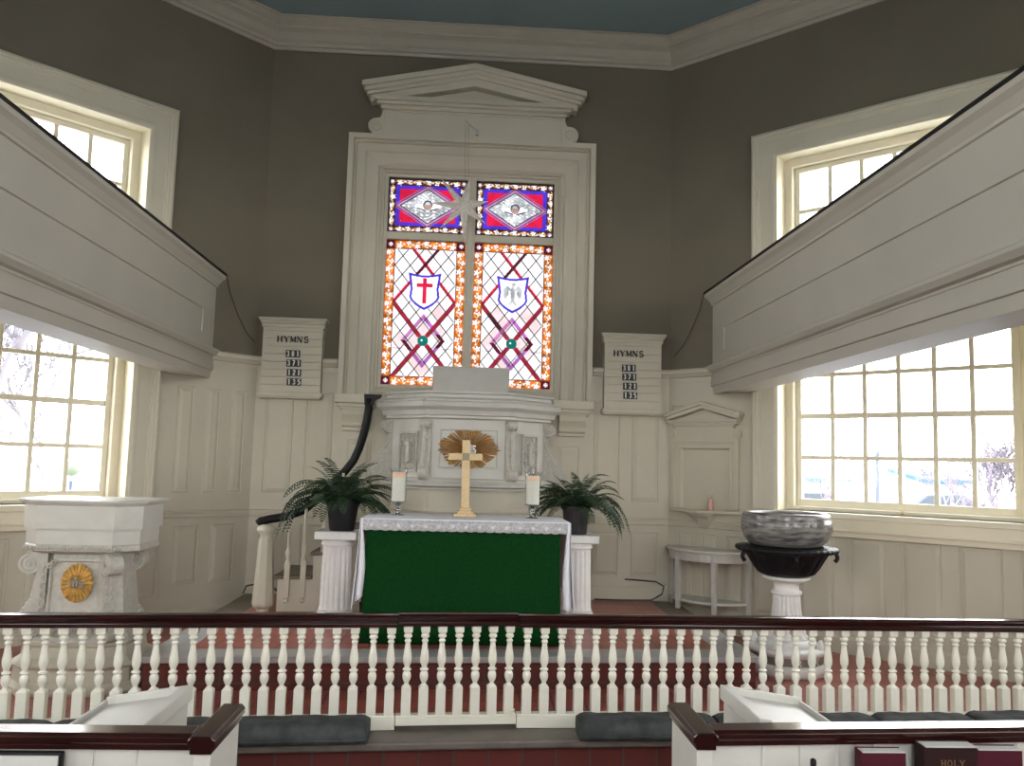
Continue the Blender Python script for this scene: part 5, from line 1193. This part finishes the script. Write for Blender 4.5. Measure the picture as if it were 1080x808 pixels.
# sloping book rests beyond the pew fronts
def rest(sg, xi, xo, ya, yb, zi, zo, lab):
    o = empty('book_rest', (sg*(xi+xo)/2, (ya+yb)/2, 0), lab, 'book rest', 'white sloping book rests behind the pew fronts')
    X = lambda x: sg*x; dz = .030
    def slabq(b, x0, x1, y0, y1, lo, hi):
        za = lambda x: zi+(zo-zi)*(x-xi)/(xo-xi)
        b.add([(X(x), y, za(x)+h) for h in (lo, hi) for x, y in ((x0, y0), (x1, y0), (x1, y1), (x0, y1))], [(3, 2, 1, 0), (4, 5, 6, 7), (0, 1, 5, 4), (1, 2, 6, 5), (2, 3, 7, 6), (3, 0, 4, 7)])
    b = MB(); slabq(b, xi, xo, ya, yb, -.045, -.026); b.build('board', M['white'], o, bevel=.003)
    b = MB(); slabq(b, xi-.012, xi+.030, ya, yb, -.05, .0); slabq(b, xo-.006, xo+.006, ya, yb, -.05, -.010); slabq(b, xi, xo, yb-.014, yb+.006, -.05, -.001); b.build('raised_lip', M['white'], o, bevel=.004)
    b = MB(); b.add([(X(x), y, z) for y in (ya, yb-.01) for x, z in ((xi, 0), (xi, zi-.045), (xo-.02, zo-.045), (xo-.02, 0))], [(0, 1, 2, 3), (7, 6, 5, 4), (0, 4, 5, 1), (1, 5, 6, 2), (2, 6, 7, 3), (3, 7, 4, 0)]); b.build('case', M['white'], o)
rest(-1, .905, 1.175, 2.56, 3.02, .975, .935, 'white sloping book rest behind the left pew front, high side towards the aisle')
rest(1, .955, 1.235, 2.66, 3.07, .985, .945, 'white sloping book rest behind the right pew front, high side towards the aisle')
# books standing in the right rack
def book(x0, x1, yb, zt, m, lab, title=False, th=.04, nm='hymnal'):
    o = empty(nm, ((x0+x1)/2, yb, .722), lab, 'book'); zb = .722; lean = .06
    T = lambda x, y, z: (x, y+(z-zt)*0.0, z); cv = .0035
    y0 = yb-.0; b = MB(); b.box(x0, x1, y0-th, y0-th+cv, zb, zt-.006); b.box(x0, x1, y0-cv, y0, zb, zt); b.box(x0, x0+cv*1.6, y0-th, y0, zb, zt-.003); b.build('cover', m, o, bevel=.0015)
    MB().box(x0+.008, x1+.000, y0-th+cv, y0-cv, zb+.004, zt-.003).build('pages', M['pages'], o)
    if title:
        b = MB(); text(b, 'HOLY', (x0+x1)/2-.030, zt-.058, .018, .0165, .0006, lambda x, z, d: (x, y0-th-d, z), t=.15); b.build('title', M['titlegold'], o)
book(1.168, 1.302, 2.498, .957, M['maroon'], 'leftmost maroon hymnal in the pew rack', nm='hymnal')
book(1.352, 1.512, 2.505, .975, M['darkred'], 'thick near-black bible titled HOLY between two maroon books', True, .052, 'bible')
book(1.522, 1.66, 2.512, .962, M['maroon'], 'maroon hymnal at the right edge, touching the dark bible', nm='hymnal')
b = MB(); b.lathe([(.001, 0), (.008, 0), (.009, .01), (.008, .02), (.001, .024)], (1.025, 2.45, .915), 12); b.tube([(1.025, 2.45, .72), (1.025, 2.45, .92)], .004, 6)
tag(b.build('pencil', M['black'], loc=(1.025, 2.45, .72)), 'short black capped pencil standing in the right pew rack', 'pencil')
fr = empty('framed_card', (-1.18, 2.415, .722), 'dark glossy card in a white mount standing in the left pew rack', 'card')
b = MB(); b.box(-1.45, -1.045, 2.405, 2.425, .722, .952); b.build('backing', M['black'], fr, bevel=.004)
b = MB(); b.mould([(-1.44, .73), (-1.44, .945), (-1.052, .945), (-1.052, .73)], [(0, 0), (0, .006), (-.03, .006), (-.03, 0)], lambda x, z, d: (x, 2.404-d, z), closed=True); b.build('mount', M['pages'], fr)
MB().box(-1.41, -1.08, 2.400, 2.404, .75, .916).build('dark_sheet', M['navy'], fr)

# black cable on the floor by the right wall base
tag(MB().tube([(1.30, 8.22, .485), (1.55, 8.21, .483), (1.85, 8.20, .488), (1.95, 8.19, .55), (1.97, 8.20, .62), (1.90, 8.24, .66), (1.60, 8.255, .675)], .006, 6).build('cable', M['wire'], loc=(1.3, 8.22, .48)), 'black cable curling at the base of the altar wall on the right', 'cable')
tag(MB().tube([(-2.02, 8.20, .485), (-1.98, 8.14, .56), (-1.90, 8.16, .575), (-1.78, 8.18, .56), (-1.66, 8.18, .49)], .008, 6).build('cable', M['wire'], loc=(-1.66, 8.18, .48)), 'dark cable looping behind the stair newel at the base of the wall on the left', 'cable')

# ------------------------------------------------------------------ outside
struct(MB().prism([(-90, -60), (90, -60), (90, 90), (-90, 90)], -.6, -.35).build('pavement_outside', M['pave']))
def tree(x, y, h, seed, lab, spread=.55, depth=5, r0=.12, split=3, rmin=.007, bm=None):
    o = empty('bare_tree', (x, y, -.35), lab, 'tree', 'bare trees outside the church'); rr = random.Random(seed); T_ = MB(); Br = MB()
    def grow_(p, d, L, r, k):
        pts = [p]; n = 5
        for i in range(n):
            d = (d+Vector((rr.uniform(-1, 1), rr.uniform(-1, 1), rr.uniform(-.5, .8)))*.13).normalized(); pts.append(pts[-1]+d*L/n)
        (T_ if k == depth else Br).tube(pts, lambda t: max(rmin, r*(1-.35*t)), 6 if k > 2 else 3)
        if k == 0: return
        for i in range(split if k > 1 else split+1):
            q_ = pts[rr.choice((2, 3, 4, 5))]; dd = (d+Vector((rr.uniform(-1, 1), rr.uniform(-1, 1), rr.uniform(-.3, .9)))*spread*1.5).normalized(); grow_(q_, dd, L*rr.uniform(.58, .8), r*.62, k-1)
    grow_(Vector((x, y, -.35)), Vector((0, 0, 1)), h*.38, r0, depth)
    T_.build('trunk', bm or M['bark'], o); Br.build('branches', bm or M['bark'], o)
tree(-6.8, 12.8, 7.5, 3, 'large bare tree with a thick trunk outside the lower left window', .55, 6, .16, 3, bm=M['bark2'])
tree(-9.2, 19.5, 7.5, 12, 'slender bare tree farther off, seen behind the right panes of the left window', .7, 6, .09, 3, .009, M['bark2'])
tree(6.9, 17.2, 3.1, 21, 'bare tree outside the left panes of the right window', .5, 5, .045, 3, .008)
tree(13.9, 23.5, 3.6, 33, 'bare tree outside before the teal awning', .6, 5, .05, 3, .009)
tree(10.6, 16.0, 3.2, 44, 'dense bare tree outside the rightmost panes of the right window', .55, 5, .045, 4, .007)
lp = empty('lamp_post', (15.0, 30.0, -.35), 'tall blue-grey lamp post outside the right window', 'lamp post')
MB().lathe([(.14, 0), (.14, .3), (.09, .4), (.075, 2.6), (.05, 2.7), (.001, 2.7)], (15.0, 30.0, -.35), 12).build('pole', M['post'], lp)
MB().lathe([(.001, 0), (.10, .02), (.12, .15), (.06, .25), (.001, .3)], (15.0, 30.0, 2.35), 12).build('lantern', M['post'], lp)
def kiosk(x0, x1, y, zr, m, lab):
    ks = empty('market_kiosk', ((x0+x1)/2, y+2, -.35), lab, 'building')
    MB().box(x0+.3, x1-.3, y+.4, y+4, -.35, zr-.35).build('walls', M['pave'], ks); b = MB(); b.add([(x0, y, zr-.42), (x1, y, zr-.42), (x1-.2, y+4.2, zr+.1), (x0+.2, y+4.2, zr+.1), (x0, y, zr-.62), (x1, y, zr-.62), (x1-.2, y+4.2, zr-.1), (x0+.2, y+4.2, zr-.1)], [(0, 1, 2, 3), (7, 6, 5, 4), (0, 4, 5, 1), (1, 5, 6, 2), (2, 6, 7, 3), (3, 7, 4, 0)]); b.build('awning', m, ks)
kiosk(22.4, 25.0, 40, 2.0, M['teal'], 'low kiosk with a teal blue awning outside the right window')
kiosk(18.2, 20.6, 44, 1.9, M['teal2'], 'distant kiosk with a pale turquoise awning, left of the lamp post outside')
def car(x, y, rz, m, lab):
    o = empty('car', (x, y, -.35), lab, 'car', 'cars parked outside the right window'); ca, sa = cos(rz), sin(rz)
    T = lambda a, t, z: (x+a*ca-t*sa, y+a*sa+t*ca, z-.35)
    body = [(-2.2, .35), (-2.25, .75), (-2.0, .95), (-1.5, 1.0), (-.9, 1.42), (.6, 1.45), (1.25, 1.0), (2.1, .88), (2.25, .6), (2.2, .35)]
    MB(T).prism(body, -.85, .85, 'xcy').build('body', m, o, bevel=.05)
    MB(T).prism([(-1.35, 1.0), (-.85, 1.36), (.52, 1.38), (1.1, 1.0)], -.86, .86, 'xcy').build('side_windows', M['autoglass'], o)
    for a in (-1.35, 1.35):
        for t in (-.86, .72):
            b = MB(lambda u, v, w_, a=a, t=t: T(a+u, t+w_, .33+v)); b.lathe([(.001, 0), (.30, 0), (.33, .02), (.33, .12), (.30, .14), (.001, .14)], (0, 0, 0), 18); b.build('wheel', M['tyre'], o)
car(12.4, 30.5, .1, M['silvercar'], 'silver car outside, left of the lamp post')
car(18.0, 31.5, .1, M['bluecar'], 'dark blue car outside, right of the lamp post')
car(23.6, 33.0, .1, M['silvercar'], 'silver car outside before the teal awning')
gl = empty('street_globe', (-6.35, 14.2, -.35), 'green globe on a pole outside the lower left window', 'sign')
MB().tube([(-6.35, 14.2, -.35), (-6.35, 14.2, 1.3)], .03, 8).build('pole', M['post'], gl)
b = MB(); b.lathe([(.001, -.13)]+[(.13*sin(rad(k)), -.13*cos(rad(k))) for k in range(15, 180, 15)]+[(.001, .13)], (-6.35, 14.2, 1.5), 20); b.build('globe', M['lampgreen'], gl)
